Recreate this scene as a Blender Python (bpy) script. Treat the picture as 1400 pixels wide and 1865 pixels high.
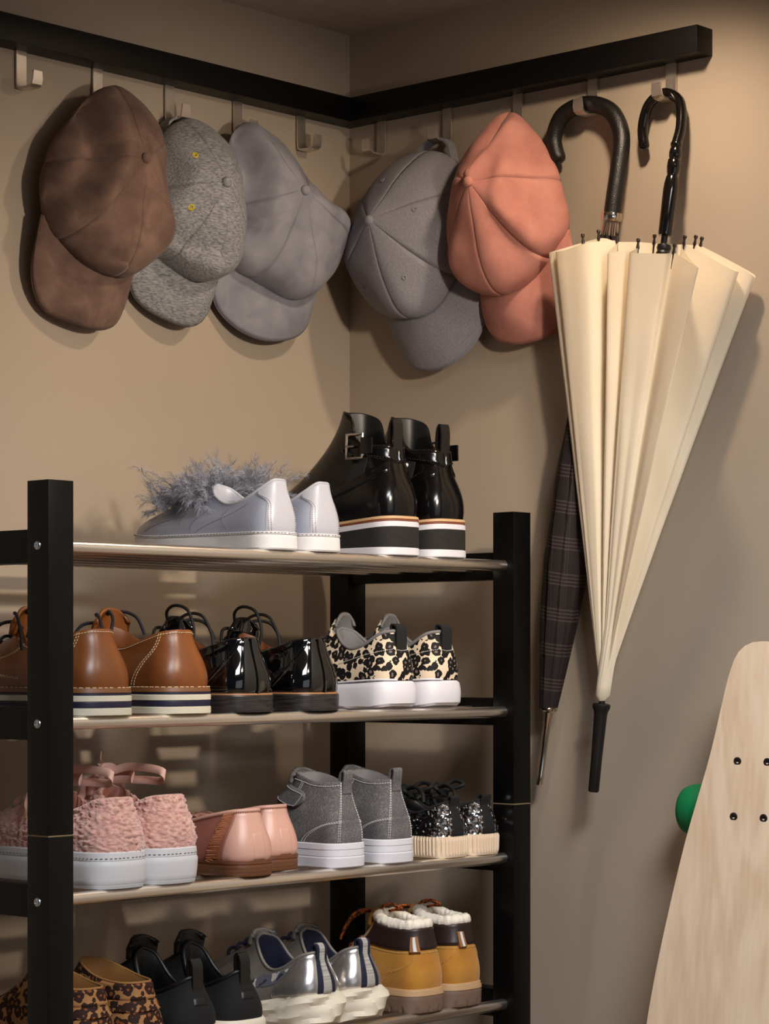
import bpy, bmesh, math, random
import numpy as np
from mathutils import Vector, Matrix, noise as mnoise

# ------------------------------------------------------------------ scene
sc = bpy.context.scene
for o in list(bpy.data.objects):
    bpy.data.objects.remove(o, do_unlink=True)
COL = sc.collection
random.seed(7)
PI = math.pi

# ------------------------------------------------------------------ camera
TH = 0.83103
cam_d = bpy.data.cameras.new('camera')
cam = bpy.data.objects.new('camera', cam_d)
COL.objects.link(cam)
cam.location = (-2.5812, -2.42418, 0.92581)
cam.rotation_euler = (PI / 2, 0, -TH)
cam_d.sensor_fit = 'VERTICAL'
cam_d.sensor_height = 36.0
cam_d.lens = 36.0 * 4446.26 / 1865.0
cam_d.shift_y = (1197.7 - 932.5) / 1865.0
cam_d.clip_start = 0.05
sc.camera = cam

# ------------------------------------------------------------------ world, lights, exposure
world = bpy.data.worlds.new('world')
sc.world = world
world.use_nodes = True
bg = world.node_tree.nodes['Background']
bg.inputs[0].default_value = (0.80, 0.86, 1.0, 1)
bg.inputs[1].default_value = 0.035

def light(name, kind, loc, target, energy, color, **kw):
    d = bpy.data.lights.new(name, kind)
    d.energy = energy
    d.color = color
    for k, v in kw.items():
        setattr(d, k, v)
    o = bpy.data.objects.new(name, d)
    COL.objects.link(o)
    o.location = loc
    o.rotation_euler = (Vector(target) - Vector(loc)).to_track_quat('-Z', 'Y').to_euler()
    return o

# warm downlight in the niche ceiling in front of the corner
light('ceiling_downlight', 'SPOT', (-0.25, -0.705, 1.80), (-0.19, -0.42, 0.9), 12.5, (1.0, 0.78, 0.57),
      spot_size=math.radians(154), spot_blend=1.0, shadow_soft_size=0.022)
# warm lamp right of the view, aimed at the shelves
light('side_spot', 'SPOT', (-0.62, -1.21, 1.40), (-0.34, -0.10, 1.12), 31.0, (1.0, 0.83, 0.67),
      spot_size=math.radians(69), spot_blend=0.85, shadow_soft_size=0.028)
# neutral light of the higher room in front of the niche
light('room_light', 'AREA', (-1.5, -2.3, 2.5), (-0.3, -0.5, 0.7), 72.0, (0.95, 0.97, 1.0),
      shape='RECTANGLE', size=0.8, size_y=0.8)

# added cool area fill right of camera, no window modelled; lifts shadows and tubes
light('cool_fill', 'AREA', (-1.5, -3.7, 1.05), (-0.5, -0.4, 1.2), 6.0, (0.88, 0.93, 1.0),
      shape='RECTANGLE', size=1.9, size_y=1.3)

vs = sc.view_settings
vs.view_transform = 'Standard'
vs.look = 'None'
vs.exposure = 0.0
vs.gamma = 1.0
vs.use_curve_mapping = False

# ------------------------------------------------------------------ materials
def lin(c):
    r = []
    for v in c[:3]:
        v = v / 255.0
        r.append(v / 12.92 if v <= 0.04045 else ((v + 0.055) / 1.055) ** 2.4)
    return (r[0], r[1], r[2], 1.0)

class NT:
    def __init__(s, name):
        s.m = bpy.data.materials.new(name)
        s.m.use_nodes = True
        s.t = s.m.node_tree
        s.b = s.t.nodes['Principled BSDF']
        s.tc = s.t.nodes.new('ShaderNodeTexCoord')
    def n(s, typ, **kw):
        x = s.t.nodes.new(typ)
        for k, v in kw.items():
            setattr(x, k, v)
        return x
    def l(s, a, b):
        s.t.links.new(a, b)
    def vec(s, scale=(1, 1, 1), rot=(0, 0, 0), src='Object'):
        mp = s.n('ShaderNodeMapping')
        mp.inputs['Scale'].default_value = scale
        mp.inputs['Rotation'].default_value = rot
        s.l(s.tc.outputs[src], mp.inputs['Vector'])
        return mp.outputs[0]
    def noise(s, scale, detail=3, vec=None, rough=.5, dist=0):
        x = s.n('ShaderNodeTexNoise')
        x.inputs['Scale'].default_value = scale
        x.inputs['Detail'].default_value = detail
        x.inputs['Roughness'].default_value = rough
        x.inputs['Distortion'].default_value = dist
        s.l(vec if vec is not None else s.tc.outputs['Object'], x.inputs['Vector'])
        return x
    def ramp(s, fac, stops, interp='LINEAR'):
        x = s.n('ShaderNodeValToRGB')
        e = x.color_ramp.elements
        x.color_ramp.interpolation = interp
        while len(e) < len(stops):
            e.new(0.5)
        for i, (p, c) in enumerate(stops):
            e[i].position = p
            e[i].color = c if len(c) == 4 else lin(c)
        s.l(fac, x.inputs[0])
        return x.outputs[0]
    def math(s, op, a, b=None, c=None):
        x = s.n('ShaderNodeMath', operation=op)
        for i, v in enumerate((a, b, c)):
            if v is None:
                continue
            if isinstance(v, (int, float)):
                x.inputs[i].default_value = v
            else:
                s.l(v, x.inputs[i])
        return x.outputs[0]
    def mix(s, fac, a, b):
        x = s.n('ShaderNodeMix', data_type='RGBA')
        for i, v in ((0, fac), (6, a), (7, b)):
            if isinstance(v, (int, float)):
                x.inputs[i].default_value = v
            elif isinstance(v, tuple):
                x.inputs[i].default_value = v
            else:
                s.l(v, x.inputs[i])
        return x.outputs[2]
    def bump(s, h, strength, dist=0.001):
        x = s.n('ShaderNodeBump')
        x.inputs['Strength'].default_value = strength
        x.inputs['Distance'].default_value = dist
        s.l(h, x.inputs['Height'])
        s.l(x.outputs[0], s.b.inputs['Normal'])
    def set(s, col=None, rough=None, metal=None, spec=None, coat=None, sheen=None):
        if col is not None:
            if isinstance(col, tuple):
                s.b.inputs['Base Color'].default_value = col
            else:
                s.l(col, s.b.inputs['Base Color'])
        for k, v in (('Roughness', rough), ('Metallic', metal), ('Specular IOR Level', spec), ('Coat Weight', coat), ('Sheen Weight', sheen)):
            if v is not None:
                if isinstance(v, (int, float)):
                    s.b.inputs[k].default_value = v
                else:
                    s.l(v, s.b.inputs[k])
        return s.m

def M(name, col, rough=.5, metal=0., col2=None, vs=30, vstretch=(1, 1, 1), lo=.35, hi=.65, bump=0, bs=400, bd=.001, spec=.5, coat=0, sheen=0, detail=3):
    t = NT(name)
    if col2 is not None:
        n = t.noise(vs, detail, t.vec(vstretch))
        c = t.ramp(n.outputs[0], [(lo, col), (hi, col2)])
    else:
        c = lin(col)
    if bump:
        t.bump(t.noise(bs, 3).outputs[0], bump, bd)
    t.set(c, rough, metal, spec, coat, sheen)
    if coat:
        t.b.inputs['Coat Roughness'].default_value = .05
    return t.m

def mat_wall(name, c1, c2):
    t = NT(name)
    n = t.noise(3.0, 2)
    t.set(t.ramp(n.outputs[0], [(.3, c1), (.7, c2)]), .62, 0, .3)
    t.bump(t.noise(420, 2).outputs[0], .10, .0006)
    return t.m

MW = mat_wall('painted_wall', (170, 156, 139), (176, 161, 143))
MCEIL = mat_wall('painted_ceiling', (188, 177, 165), (194, 182, 169))
t = NT('oak_floor')
n = t.noise(4, 5, t.vec((1, 9, 1)), dist=.6)
MFLOOR = t.set(t.ramp(n.outputs[0], [(.3, (120, 92, 66)), (.7, (156, 122, 90))]), .5)
MBLACK = M('black_lacquer', (8, 7, 7), .34, 0, (11, 10, 10), 60, bump=.03, bs=900, spec=.22)
MRAIL = M('black_rail_lacquer', (7, 6, 6), .45, 0, bump=.03, bs=900, spec=.3)
MCHROME = M('tube_chrome', (238, 232, 224), .30, 1.0)
t = NT('brushed_steel')
n = t.noise(900, 2, t.vec((1, 1, .05)))
MSTEEL = t.set(lin((226, 219, 210)), t.math('MULTIPLY_ADD', n.outputs[0], .25, .30), 1.0)
MZINC = M('zinc_bolt', (190, 200, 205), .28, 1.0)
MSEAM = M('raw_wood_seam', (128, 108, 80), .7)

# ------------------------------------------------------------------ geometry helpers
def tag(o, label=None, cat=None, group=None, kind=None):
    if label: o['label'] = label
    if cat: o['category'] = cat
    if group: o['group'] = group
    if kind: o['kind'] = kind
    return o

def thing(name, label, cat, loc, group=None, rotz=0):
    o = bpy.data.objects.new(name, None)
    o.empty_display_size = .02
    COL.objects.link(o)
    o.location = loc
    o.rotation_euler = (0, 0, rotz)
    return tag(o, label, cat, group)

class MB:
    """collects shapes (numpy verts, faces) that become ONE mesh object"""
    def __init__(s):
        s.V = []; s.F = []; s.uv = None
    def add(s, V, F):
        k = len(s.V)
        s.V.extend([tuple(map(float, v)) for v in V])
        s.F.extend([tuple(i + k for i in f) for f in F])
        return s
    def box(s, lo, hi, bev=0.0):
        bm = bmesh.new()
        bmesh.ops.create_cube(bm, size=1)
        lo = Vector(lo); hi = Vector(hi)
        for v in bm.verts:
            v.co = Vector([(lo[i] + hi[i]) / 2 + v.co[i] * (hi[i] - lo[i]) for i in range(3)])
        if bev:
            bmesh.ops.bevel(bm, geom=bm.edges[:], offset=bev, segments=2, profile=.6, affect='EDGES')
        bm.verts.index_update()
        s.add([v.co for v in bm.verts], [[v.index for v in f.verts] for f in bm.faces])
        bm.free()
        return s
    def tube(s, path, r, n=8, closed=False, cap=True, flat=None, up=None):
        """sweep along path; r number or list; flat = (rx, ry) elliptical factors"""
        P = [Vector(p) for p in path]
        m = len(P)
        R = r if isinstance(r, (list, tuple)) else [r] * m
        fx, fy = flat if flat else (1, 1)
        T = []
        for i in range(m):
            a = P[(i - 1) % m] if (closed or i > 0) else P[i]
            b = P[(i + 1) % m] if (closed or i < m - 1) else P[i]
            d = (b - a)
            T.append(d.normalized() if d.length > 1e-9 else Vector((0, 0, 1)))
        ref = Vector(up) if up is not None else (Vector((0, 0, 1)) if abs(T[0].z) < .9 else Vector((1, 0, 0)))
        X = (ref - T[0] * ref.dot(T[0])).normalized()
        V = []; F = []
        for i in range(m):
            if up is not None:
                X = (ref - T[i] * ref.dot(T[i]))
            else:
                X = (X - T[i] * X.dot(T[i]))
            if X.length < 1e-6: X = T[i].orthogonal()
            X.normalize()
            Y = T[i].cross(X)
            for j in range(n):
                a = 2 * PI * j / n
                V.append(P[i] + X * (math.cos(a) * R[i] * fx) + Y * (math.sin(a) * R[i] * fy))
        rows = m if closed else m - 1
        for i in range(rows):
            i2 = (i + 1) % m
            for j in range(n):
                j2 = (j + 1) % n
                F.append((i * n + j, i * n + j2, i2 * n + j2, i2 * n + j))
        if cap and not closed:
            F.append(tuple(range(n - 1, -1, -1)))
            F.append(tuple((m - 1) * n + j for j in range(n)))
        return s.add(V, F)
    def lathe(s, prof, n=24, M4=None, cap=True):
        """prof: list of (r, z); around local z, transformed by M4"""
        V = []; F = []
        for (r, z) in prof:
            for j in range(n):
                a = 2 * PI * j / n
                p = Vector((r * math.cos(a), r * math.sin(a), z))
                V.append(M4 @ p if M4 else p)
        for i in range(len(prof) - 1):
            for j in range(n):
                j2 = (j + 1) % n
                F.append((i * n + j, i * n + j2, (i + 1) * n + j2, (i + 1) * n + j))
        if cap:
            F.append(tuple(range(n - 1, -1, -1)))
            F.append(tuple((len(prof) - 1) * n + j for j in range(n)))
        return s.add(V, F)
    def grid(s, G, wrap=False, flip=False):
        """G: array rows x cols x 3"""
        G = np.asarray(G)
        r, c = G.shape[:2]
        F = []
        for i in range(r - 1):
            for j in range(c if wrap else c - 1):
                j2 = (j + 1) % c
                q = (i * c + j, i * c + j2, (i + 1) * c + j2, (i + 1) * c + j)
                F.append(q[::-1] if flip else q)
        return s.add(G.reshape(-1, 3), F)
    def build(s, name, mat, parent=None, local=False, angle=40, kind=None, smooth=True, solid=0, subs=0):
        me = bpy.data.meshes.new(name)
        V = s.V
        if parent is not None and not local:
            L = parent.location
            V = [(v[0] - L[0], v[1] - L[1], v[2] - L[2]) for v in V]
        me.from_pydata(V, [], s.F)
        me.materials.append(mat)
        if smooth:
            me.polygons.foreach_set('use_smooth', [True] * len(me.polygons))
            if angle < 180:
                me.set_sharp_from_angle(angle=math.radians(angle))
        me.update()
        o = bpy.data.objects.new(name, me)
        COL.objects.link(o)
        if parent is not None:
            o.parent = parent
        if kind: o['kind'] = kind
        if subs:
            md = o.modifiers.new('subsurf', 'SUBSURF'); md.levels = md.render_levels = subs
        if solid:
            md = o.modifiers.new('solidify', 'SOLIDIFY'); md.thickness = abs(solid); md.offset = -1 if solid > 0 else 1
        return o

def cr(pts, n, closed=False):
    """Catmull-Rom through control points, n samples, uniform in control index"""
    P = np.asarray(pts, float)
    m = len(P)
    out = []
    tt = np.linspace(0, m if closed else m - 1, n, endpoint=not closed)
    for t in tt:
        i = int(math.floor(t)); f = t - i
        if not closed and i >= m - 1:
            i = m - 2; f = 1.0
        def g(k):
            return P[k % m] if closed else P[min(max(k, 0), m - 1)]
        p0, p1, p2, p3 = g(i - 1), g(i), g(i + 1), g(i + 2)
        out.append(.5 * ((2 * p1) + (-p0 + p2) * f + (2 * p0 - 5 * p1 + 4 * p2 - p3) * f * f + (-p0 + 3 * p1 - 3 * p2 + p3) * f ** 3))
    return np.array(out)

def arclen(P, n):
    P = np.asarray(P, float)
    d = np.r_[0, np.cumsum(np.linalg.norm(np.diff(P, axis=0), axis=1))]
    t = np.linspace(0, d[-1], n)
    return np.stack([np.interp(t, d, P[:, k]) for k in range(P.shape[1])], 1)

def smooth01(x):
    x = min(max(x, 0.0), 1.0)
    return x * x * (3 - 2 * x)

# ------------------------------------------------------------------ the room
CEIL = 1.828
def struct(name, lo, hi, mat):
    return tag(MB().box(lo, hi).build(name, mat, smooth=False), kind='structure')
FLOOR = -.0333
struct('floor', (-3.6, -3.9, FLOOR - .05), (0, 0, FLOOR), MFLOOR)
struct('ceiling', (-1.4, -1.4, CEIL), (0, 0, CEIL + .05), MCEIL)
struct('wall_left', (-3.6, 0, -0.08), (0.06, 0.06, 2.7), MW)
struct('wall_right', (0, -3.9, -0.08), (0.06, 0, 2.7), MW)

# ------------------------------------------------------------------ hook rails on both walls
RZ = 1.6926; RT = .0345
def onwall(w, a, b, c):
    """a along the wall, b height, c out of the wall"""
    return (a, -c, b) if w == 'L' else (-c, -a, b)

def hook(root, w, a):
    """flat steel strip that comes out from under the rail, turns out and up; outw bends in profile"""
    prof = [(.004, RZ + .012), (.004, RZ - .02), (.004, RZ - .040), (.0055, RZ - .0465), (.010, RZ - .049), (.022, RZ - .049),
            (.030, RZ - .0485), (.0345, RZ - .046), (.0362, RZ - .040), (.0365, RZ - .030)]
    th = .0013; hw = .0078
    V = []; F = []
    for i, (c, b) in enumerate(prof):
        p0 = prof[max(i - 1, 0)]; p1 = prof[min(i + 1, len(prof) - 1)]
        d = Vector((p1[0] - p0[0], p1[1] - p0[1])).normalized()
        nx, ny = -d.y, d.x
        k = hw if i < len(prof) - 1 else hw * .86
        for sa, so in ((-1, -1), (1, -1), (1, 1), (-1, 1)):
            V.append(onwall(w, a + sa * k, b + ny * th * so, c + nx * th * so))
    for i in range(len(prof) - 1):
        for j in range(4):
            F.append((i * 4 + j, i * 4 + (j + 1) % 4, i * 4 + 4 + (j + 1) % 4, i * 4 + 4 + j))
    F.append((3, 2, 1, 0)); k = (len(prof) - 1) * 4; F.append((k, k + 1, k + 2, k + 3))
    mb = MB().add(V, F)
    o = mb.build('hook', MSTEEL, root, angle=35)
    return o

rl = thing('coat_rail', 'black wooden hook rail on the left wall, three caps hanging from it', 'coat rail', (-.45, -RT / 2, RZ))
MB().box((-.93, -RT, RZ), (0.0, 0, RZ + RT), .0008).build('beam', MRAIL, rl, angle=30)
for a in (-.865, -.738, -.611, -.484, -.357, -.230, -.105):
    hook(rl, 'L', a)
rr = thing('coat_rail', 'black wooden hook rail on the right wall, umbrellas and two caps hanging from it', 'coat rail', (-RT / 2, -.33, RZ))
MB().box((-RT, -.6345, RZ), (0, -RT - .0003, RZ + RT), .0008).build('beam', MRAIL, rr, angle=30)
for a in (.066, .191, .318, .446, .573):
    hook(rr, 'R', a)

# ------------------------------------------------------------------ stacked shoe racks
RK = 1.036                    # rack and shoes are drawn at 79 cm rack width and built at this scale
def rk(x, y, z): return (RK * x + .0929, RK * y + .0873, RK * z - .0333)
X0, X1, Y0, Y1 = -.8954, -.0770, -.3991, -.0676
PW = .0352
TIER = (.0704, .2621)        # tube axis below the top of a unit
TR = .00725
UH = .38333
def rack(ztop, label):
    r = thing('shoe_rack', label, 'shoe rack', ((X0 + X1) / 2, (Y0 + Y1) / 2, ztop - UH), 'stacked shoe racks')
    for x in (X0, X1 - PW):
        for y in (Y0, Y1 - PW):
            MB().box((x, y, ztop - UH + .0016), (x + PW, y + PW, ztop), .0009).build('post', MBLACK, r, angle=30)
            MB().box((x + .0006, y + .0006, ztop - UH), (x + PW - .0006, y + PW - .0006, ztop - UH + .0017)).build('foot_pad', MSEAM, r, smooth=False)
        for d in TIER:
            zc = ztop - d
            MB().box((x + .003, Y0 + PW, zc - .018), (x + PW - .003, Y1 - PW, zc + .018), .0007).build('side_rail', MBLACK, r, angle=30)
            for y in (Y0 + PW / 2, Y1 - PW / 2):
                for sx, xf in ((-1, X0), (1, X1)):
                    if (x < -.5) != (sx < 0): continue
                    m4 = Matrix.Translation((xf, y, zc)) @ Matrix.Rotation(sx * PI / 2, 4, 'Y')
                    MB().lathe([(.0052, -.001), (.0052, .0005), (.0044, .0018), (.0030, .0024), (.0024, .0024), (.0021, .0014), (.0002, .0012)], 16, m4).build('bolt', MZINC, r)
    for d in TIER:
        zc = ztop - d
        for k in range(6):
            y = Y0 + PW / 2 + k * (Y1 - Y0 - PW) / 5
            xa, xb = X0 + PW, X1 - PW
            MB().tube([(xa - .004, y, zc), (xb + .004, y, zc)], TR, 20).build('shelf_tube', MCHROME, r, angle=50)
    return r
rack(1.1167, 'topmost of the black shoe racks, with grey feathered sneakers and black buckled boots on it')
rack(1.1167 - UH, 'black shoe rack stacked below the top one, holding pink fleece sneakers and yellow boots')
rack(1.1167 - 2 * UH, 'lowest black shoe rack of the stack standing on the floor')

# ------------------------------------------------------------------ caps
def mat_suede(name, c1, c2, c3):
    t = NT(name)
    n = t.noise(26, 4, rough=.55, dist=.4)
    c = t.ramp(n.outputs[0], [(.30, c1), (.5, c2), (.72, c3)])
    f = t.noise(900, 2)
    t.bump(f.outputs[0], .12, .0006)
    return t.set(c, .92, 0, .15, sheen=.08)

def mat_twill(name, c1, c2, s=(500, 60, 500)):
    t = NT(name)
    n = t.noise(1.0, 3, t.vec(s))
    c = t.ramp(n.outputs[0], [(.25, c1), (.75, c2)])
    t.bump(n.outputs[0], .25, .0006)
    return t.set(c, .88, 0, .2, sheen=.06)

CM = {
    'brown': mat_suede('brown_suede', (94, 74, 65), (112, 89, 78), (132, 107, 94)),
    'grey': mat_suede('grey_suede', (122, 122, 132), (136, 136, 145), (150, 149, 157)),
    'pink': mat_suede('salmon_suede', (170, 112, 100), (182, 123, 110), (192, 134, 120)),
    'twill': mat_twill('grey_twill', (118, 118, 127), (144, 143, 150), (700, 700, 300)),
    'melange': mat_twill('grey_melange_jersey', (84, 90, 100), (168, 167, 166), (110, 420, 520)),
}
MSTITCHG = M('grey_thread', (168, 164, 162), .8)
MYEL = M('yellow_eyelet', (196, 176, 20), .6)

def cap(w, label, mat, B, A, O, phL, phR, dents=(), h1=.74, k2=.60, puff=.0011, folds=(), eyelets=None, eyemat=None, strap=None, bstitch=0, stm=None, group=None, wav=0.0, seed=0):
    Bc = np.array([(a, b, c) for a, b, c in B])
    A = np.array(A)
    N = 192; Mv = 40
    B8 = cr(Bc, N, True)
    cen = Bc.mean(0)
    mid = onwall(w, cen[0], cen[1] - .1, 0)
    root = thing('baseball_cap', label, 'cap', mid, 'baseball caps hanging from the hook rails')
    rng = random.Random(seed)
    def bpt(ph):
        t = (ph % 1) * N
        i = int(t); f = t - i
        return B8[i % N] * (1 - f) + B8[(i + 1) % N] * f
    def raw(ph, v):
        b = bpt(ph)
        o = b - cen; o = np.array([o[0], o[1], 0]); o /= (np.linalg.norm(o) + 1e-9)
        H = A[2] - b[2]
        bk = .5 - .5 * math.cos(2 * PI * ph)
        c1 = b + np.array([0, 0, H * (h1 * (1 - bk) + .30 * bk)]) + o * (.012 * (1 - bk) + .002 * bk)
        d = b - A
        kk = k2 * (1 - .35 * bk)
        c2 = A + np.array([d[0] * kk, d[1] * kk, d[2] * (.10 + .14 * bk)])
        return b * (1 - v) ** 3 + c1 * 3 * v * (1 - v) ** 2 + c2 * 3 * v * v * (1 - v) + A * v ** 3
    def norm(ph, v):
        e = 2e-3
        v = min(v, .985)
        du = raw(ph + e, v) - raw(ph - e, v)
        dv = raw(ph, v + e) - raw(ph, v - e)
        n = np.cross(du, dv)
        L = np.linalg.norm(n)
        n = n / L if L > 1e-12 else np.array([0, 0, 1.])
        return n if n[2] >= -.2 or True else -n
    sgn = 1.0 if norm(.0, .6)[2] > 0 else -1.0
    def S(ph, v, off=0.0):
        p = raw(ph, v)
        nn = norm(ph, v) * sgn
        f = (ph * 6) % 1.0
        e = off + puff * (1 - abs(2 * f - 1) ** 6) * min(1, (1 - v) * 8)
        for (pc, vc, sp, sv, am) in dents:
            dp = (ph - pc + .5) % 1 - .5
            e += am * math.exp(-(dp / sp) ** 2 - ((v - vc) / sv) ** 2)
        if wav:
            q = Vector((p[0] * 22 + seed, p[1] * 22, p[2] * 22))
            e += wav * mnoise.noise(q) * min(1, (1 - v) * 3)
        q = p + nn * e
        for (line, w_, am) in folds:
            best = None
            for i in range(len(line) - 1):
                ax_, ay_ = line[i]; bx_, by_ = line[i + 1]
                dx, dy = bx_ - ax_, by_ - ay_
                k = max(0, min(1, ((p[0] - ax_) * dx + (p[1] - ay_) * dy) / (dx * dx + dy * dy)))
                ox, oy = p[0] - ax_ - k * dx, p[1] - ay_ - k * dy
                d = math.hypot(ox, oy)
                if best is None or d < best[0]: best = (d, 1 if (dx * oy - dy * ox) > 0 else -1)
            sd = best[0] * best[1]
            q[2] += am * (.7 * math.exp(-((sd - .5 * w_) / w_) ** 2) - math.exp(-((sd + .9 * w_) / w_) ** 2)) * min(1, v * 5)
        if q[2] < .004: q[2] = .004
        return q
    def W(p): return onwall(w, p[0], p[1], p[2])
    vv = np.linspace(0, 1, Mv) ** .9
    for k in range(6):
        G = [[W(S(k / 6 + (j / 14) / 6, v)) for j in range(15)] for v in vv]
        MB().grid(G).build('crown_panel', mat, root, angle=180, solid=.0016 * (1 if w == 'L' else 1))
    # button
    nA = norm(.02, .97) * sgn
    nA = np.array([nA[0] * .3, nA[1] * .3, 1.0]); nA /= np.linalg.norm(nA)
    z = Vector(W(nA)) ; z.normalize()
    q = z.to_track_quat('Z', 'Y').to_matrix().to_4x4()
    pa = Vector(W(S(.02, .995)))
    MB().lathe([(.0068, -.003), (.0072, .0005), (.0066, .0030), (.0045, .0048), (.0018, .0055), (.0002, .0056)], 20, Matrix.Translation(pa) @ q).build('button', mat, root)
    # stitching beside the seams
    st = MB()
    stm = stm or mat
    for k in range(6):
        for dq in (-.0085, .0085):
            for i in range(60):
                v = .03 + .93 * i / 60
                p0 = S(k / 6 + dq * (1 - .55 * v), v, .0004); p1 = S(k / 6 + dq * (1 - .55 * (v + .009)), v + .009, .0004)
                st.tube([W(p0), W(p1)], .00035, 4)
    st.build('stitching', stm, root, kind='stuff')
    # brim
    Ns = 60; Mr = 14
    Oc = arclen(cr(O, 80), Ns)
    span = (phR - phL) % 1.0
    ph = [(phL - (1 - span) * 0 + 0) for _ in range(Ns)]
    # travel from the left root through the front (phi 0) to the right root
    tot = phL + (1 - phR)
    G = []
    for i in range(Mr):
        r = i / (Mr - 1)
        row = []
        for j in range(Ns):
            s = j / (Ns - 1)
            I = S((phL - s * tot) % 1.0, 0.015, .001)
            p = I * (1 - r) + Oc[j] * r
            arch = math.sin(PI * s)
            p = p + np.array([0, 0, .008 * arch * math.sin(PI * min(r * .9, 1))])
            row.append(W(p))
        G.append(row)
    MB().grid(G, flip=False).build('brim', mat, root, angle=180, solid=.0035)
    G = np.array(G)
    # piping along the crown edge and the brim rim
    MB().tube([Vector(W(S((phL - s * tot) % 1.0, .02, .0018))) for s in np.linspace(0, 1, 60)], .0013, 6).build('edge_piping', mat, root)
    MB().tube([Vector(G[-1][j]) for j in range(Ns)], .0021, 6).build('brim_binding', mat, root)
    if bstitch:
        sb = MB()
        outv = Vector(W((0, 0, 1))) if w == 'L' else Vector(W((0, 0, 1)))
        for b in range(bstitch):
            r = .93 - b * .075
            i0 = r * (Mr - 1); i = int(i0); f = i0 - i
            for j in range(2, Ns - 3):
                p0 = Vector(G[i][j] * (1 - f) + G[min(i + 1, Mr - 1)][j] * f); p1 = Vector(G[i][j + 1] * (1 - f) + G[min(i + 1, Mr - 1)][j + 1] * f)
                sb.tube([p0 + outv * .0006, p0.lerp(p1, .6) + outv * .0006], .0004, 4)
        sb.build('brim_stitching', stm, root, kind='stuff')
    if eyelets:
        es = 1.25 if eyemat else 1.0
        for (pe, ve) in eyelets:
            c = S(pe, ve, .0022); nn = norm(pe, ve) * sgn
            qq = Vector(W(nn)).normalized().to_track_quat('Z', 'Y').to_matrix().to_4x4()
            m4 = Matrix.Translation(Vector(W(c))) @ qq
            MB().lathe([(r * es, z) for r, z in ((.0036, -.0006), (.0036, .0004), (.0028, .0010), (.0018, .0006), (.0014, -.0008), (.0002, -.0010))], 14, m4).build('eyelet', eyemat or mat, root)
    if strap:
        Q = cr(strap, 30)
        Gs = []
        for i in range(30):
            a = Q[max(i - 1, 0)]; b = Q[min(i + 1, 29)]
            d = b - a; d /= np.linalg.norm(d)
            nrm = np.array([-d[1], d[0], 0])
            row = []
            for sN, sC in ((-.5, -1), (.5, -1), (.5, 1), (-.5, 1)):
                row.append(W(Q[i] + nrm * sN * .0035 + np.array([0, 0, sC * .0085])))
            Gs.append(row)
        MB().grid(Gs, wrap=True).build('back_strap', mat, root, angle=50)
    return root

cap('L', 'brown suede cap hanging nearest the left edge, fold down its crown', CM['brown'],
    [(-0.504, 1.417, 0.048), (-0.564, 1.444, 0.036), (-0.601, 1.488, 0.034), (-0.587, 1.579, 0.04), (-0.5, 1.659, 0.045), (-0.421, 1.628, 0.03), (-0.412, 1.544, 0.02), (-0.438, 1.453, 0.025)],
    (-0.506, 1.558, 0.122),
    [(-0.601, 1.483, 0.034), (-0.609, 1.415, 0.022), (-0.586, 1.37, 0.014), (-0.536, 1.352, 0.024), (-0.49, 1.353, 0.03), (-0.463, 1.385, 0.028), (-0.437, 1.451, 0.024)],
    .24, .88, dents=[(.31, .45, .05, .25, .006), (.1, .4, .06, .2, .006), (.86, .45, .05, .3, .014)], folds=[([(-0.526, 1.662), (-0.538, 1.598), (-0.545, 1.549), (-0.566, 1.507), (-0.600, 1.485)], .014, .022), ([(-0.602, 1.46), (-0.567, 1.436), (-0.521, 1.428)], .01, -.006)], wav=.004, seed=1)
cap('L', 'marled grey jersey cap with yellow eyelets, between the brown and the plain grey cap', CM['melange'],
    [(-0.345, 1.428, 0.048), (-0.39, 1.443, 0.036), (-0.43, 1.479, 0.03), (-0.434, 1.564, 0.034), (-0.37, 1.637, 0.036), (-0.291, 1.622, 0.026), (-0.269, 1.553, 0.018), (-0.286, 1.462, 0.025)],
    (-0.361, 1.549, 0.118),
    [(-0.43, 1.474, 0.03), (-0.442, 1.424, 0.02), (-0.424, 1.396, 0.014), (-0.387, 1.376, 0.024), (-0.345, 1.37, 0.03), (-0.314, 1.393, 0.028), (-0.287, 1.453, 0.024)],
    .24, .88, dents=[(.03, .3, .04, .2, .004)], folds=[([(-0.415, 1.605), (-0.402, 1.562), (-0.428, 1.515)], .013, .014), ([(-0.426, 1.475), (-0.387, 1.456), (-0.350, 1.452)], .013, -.010)], wav=.004, seed=2,
    eyelets=[(.43, .55), (.26, .6)], eyemat=MYEL,
    strap=[(-.386, 1.618, .024), (-.378, 1.638, .021), (-.355, 1.6475, .020), (-.330, 1.642, .021), (-.306, 1.618, .024)])
cap('L', 'plain grey suede cap hanging closest to the corner on the left wall', CM['grey'],
    [(-0.167, 1.424, 0.052), (-0.222, 1.438, 0.036), (-0.281, 1.468, 0.03), (-0.299, 1.562, 0.036), (-0.259, 1.649, 0.042), (-0.158, 1.625, 0.026), (-0.097, 1.546, 0.016), (-0.093, 1.476, 0.025)],
    (-0.216, 1.559, 0.12),
    [(-0.281, 1.464, 0.03), (-0.292, 1.427, 0.02), (-0.274, 1.397, 0.014), (-0.236, 1.371, 0.024), (-0.182, 1.366, 0.03), (-0.127, 1.39, 0.03), (-0.095, 1.468, 0.024)],
    .24, .88, dents=[(.64, .5, .05, .3, -.016), (.80, .45, .05, .28, .020)], folds=[([(-0.265, 1.655), (-0.258, 1.615), (-0.260, 1.57), (-0.270, 1.517)], .013, .018)], wav=.004, seed=3)
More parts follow.
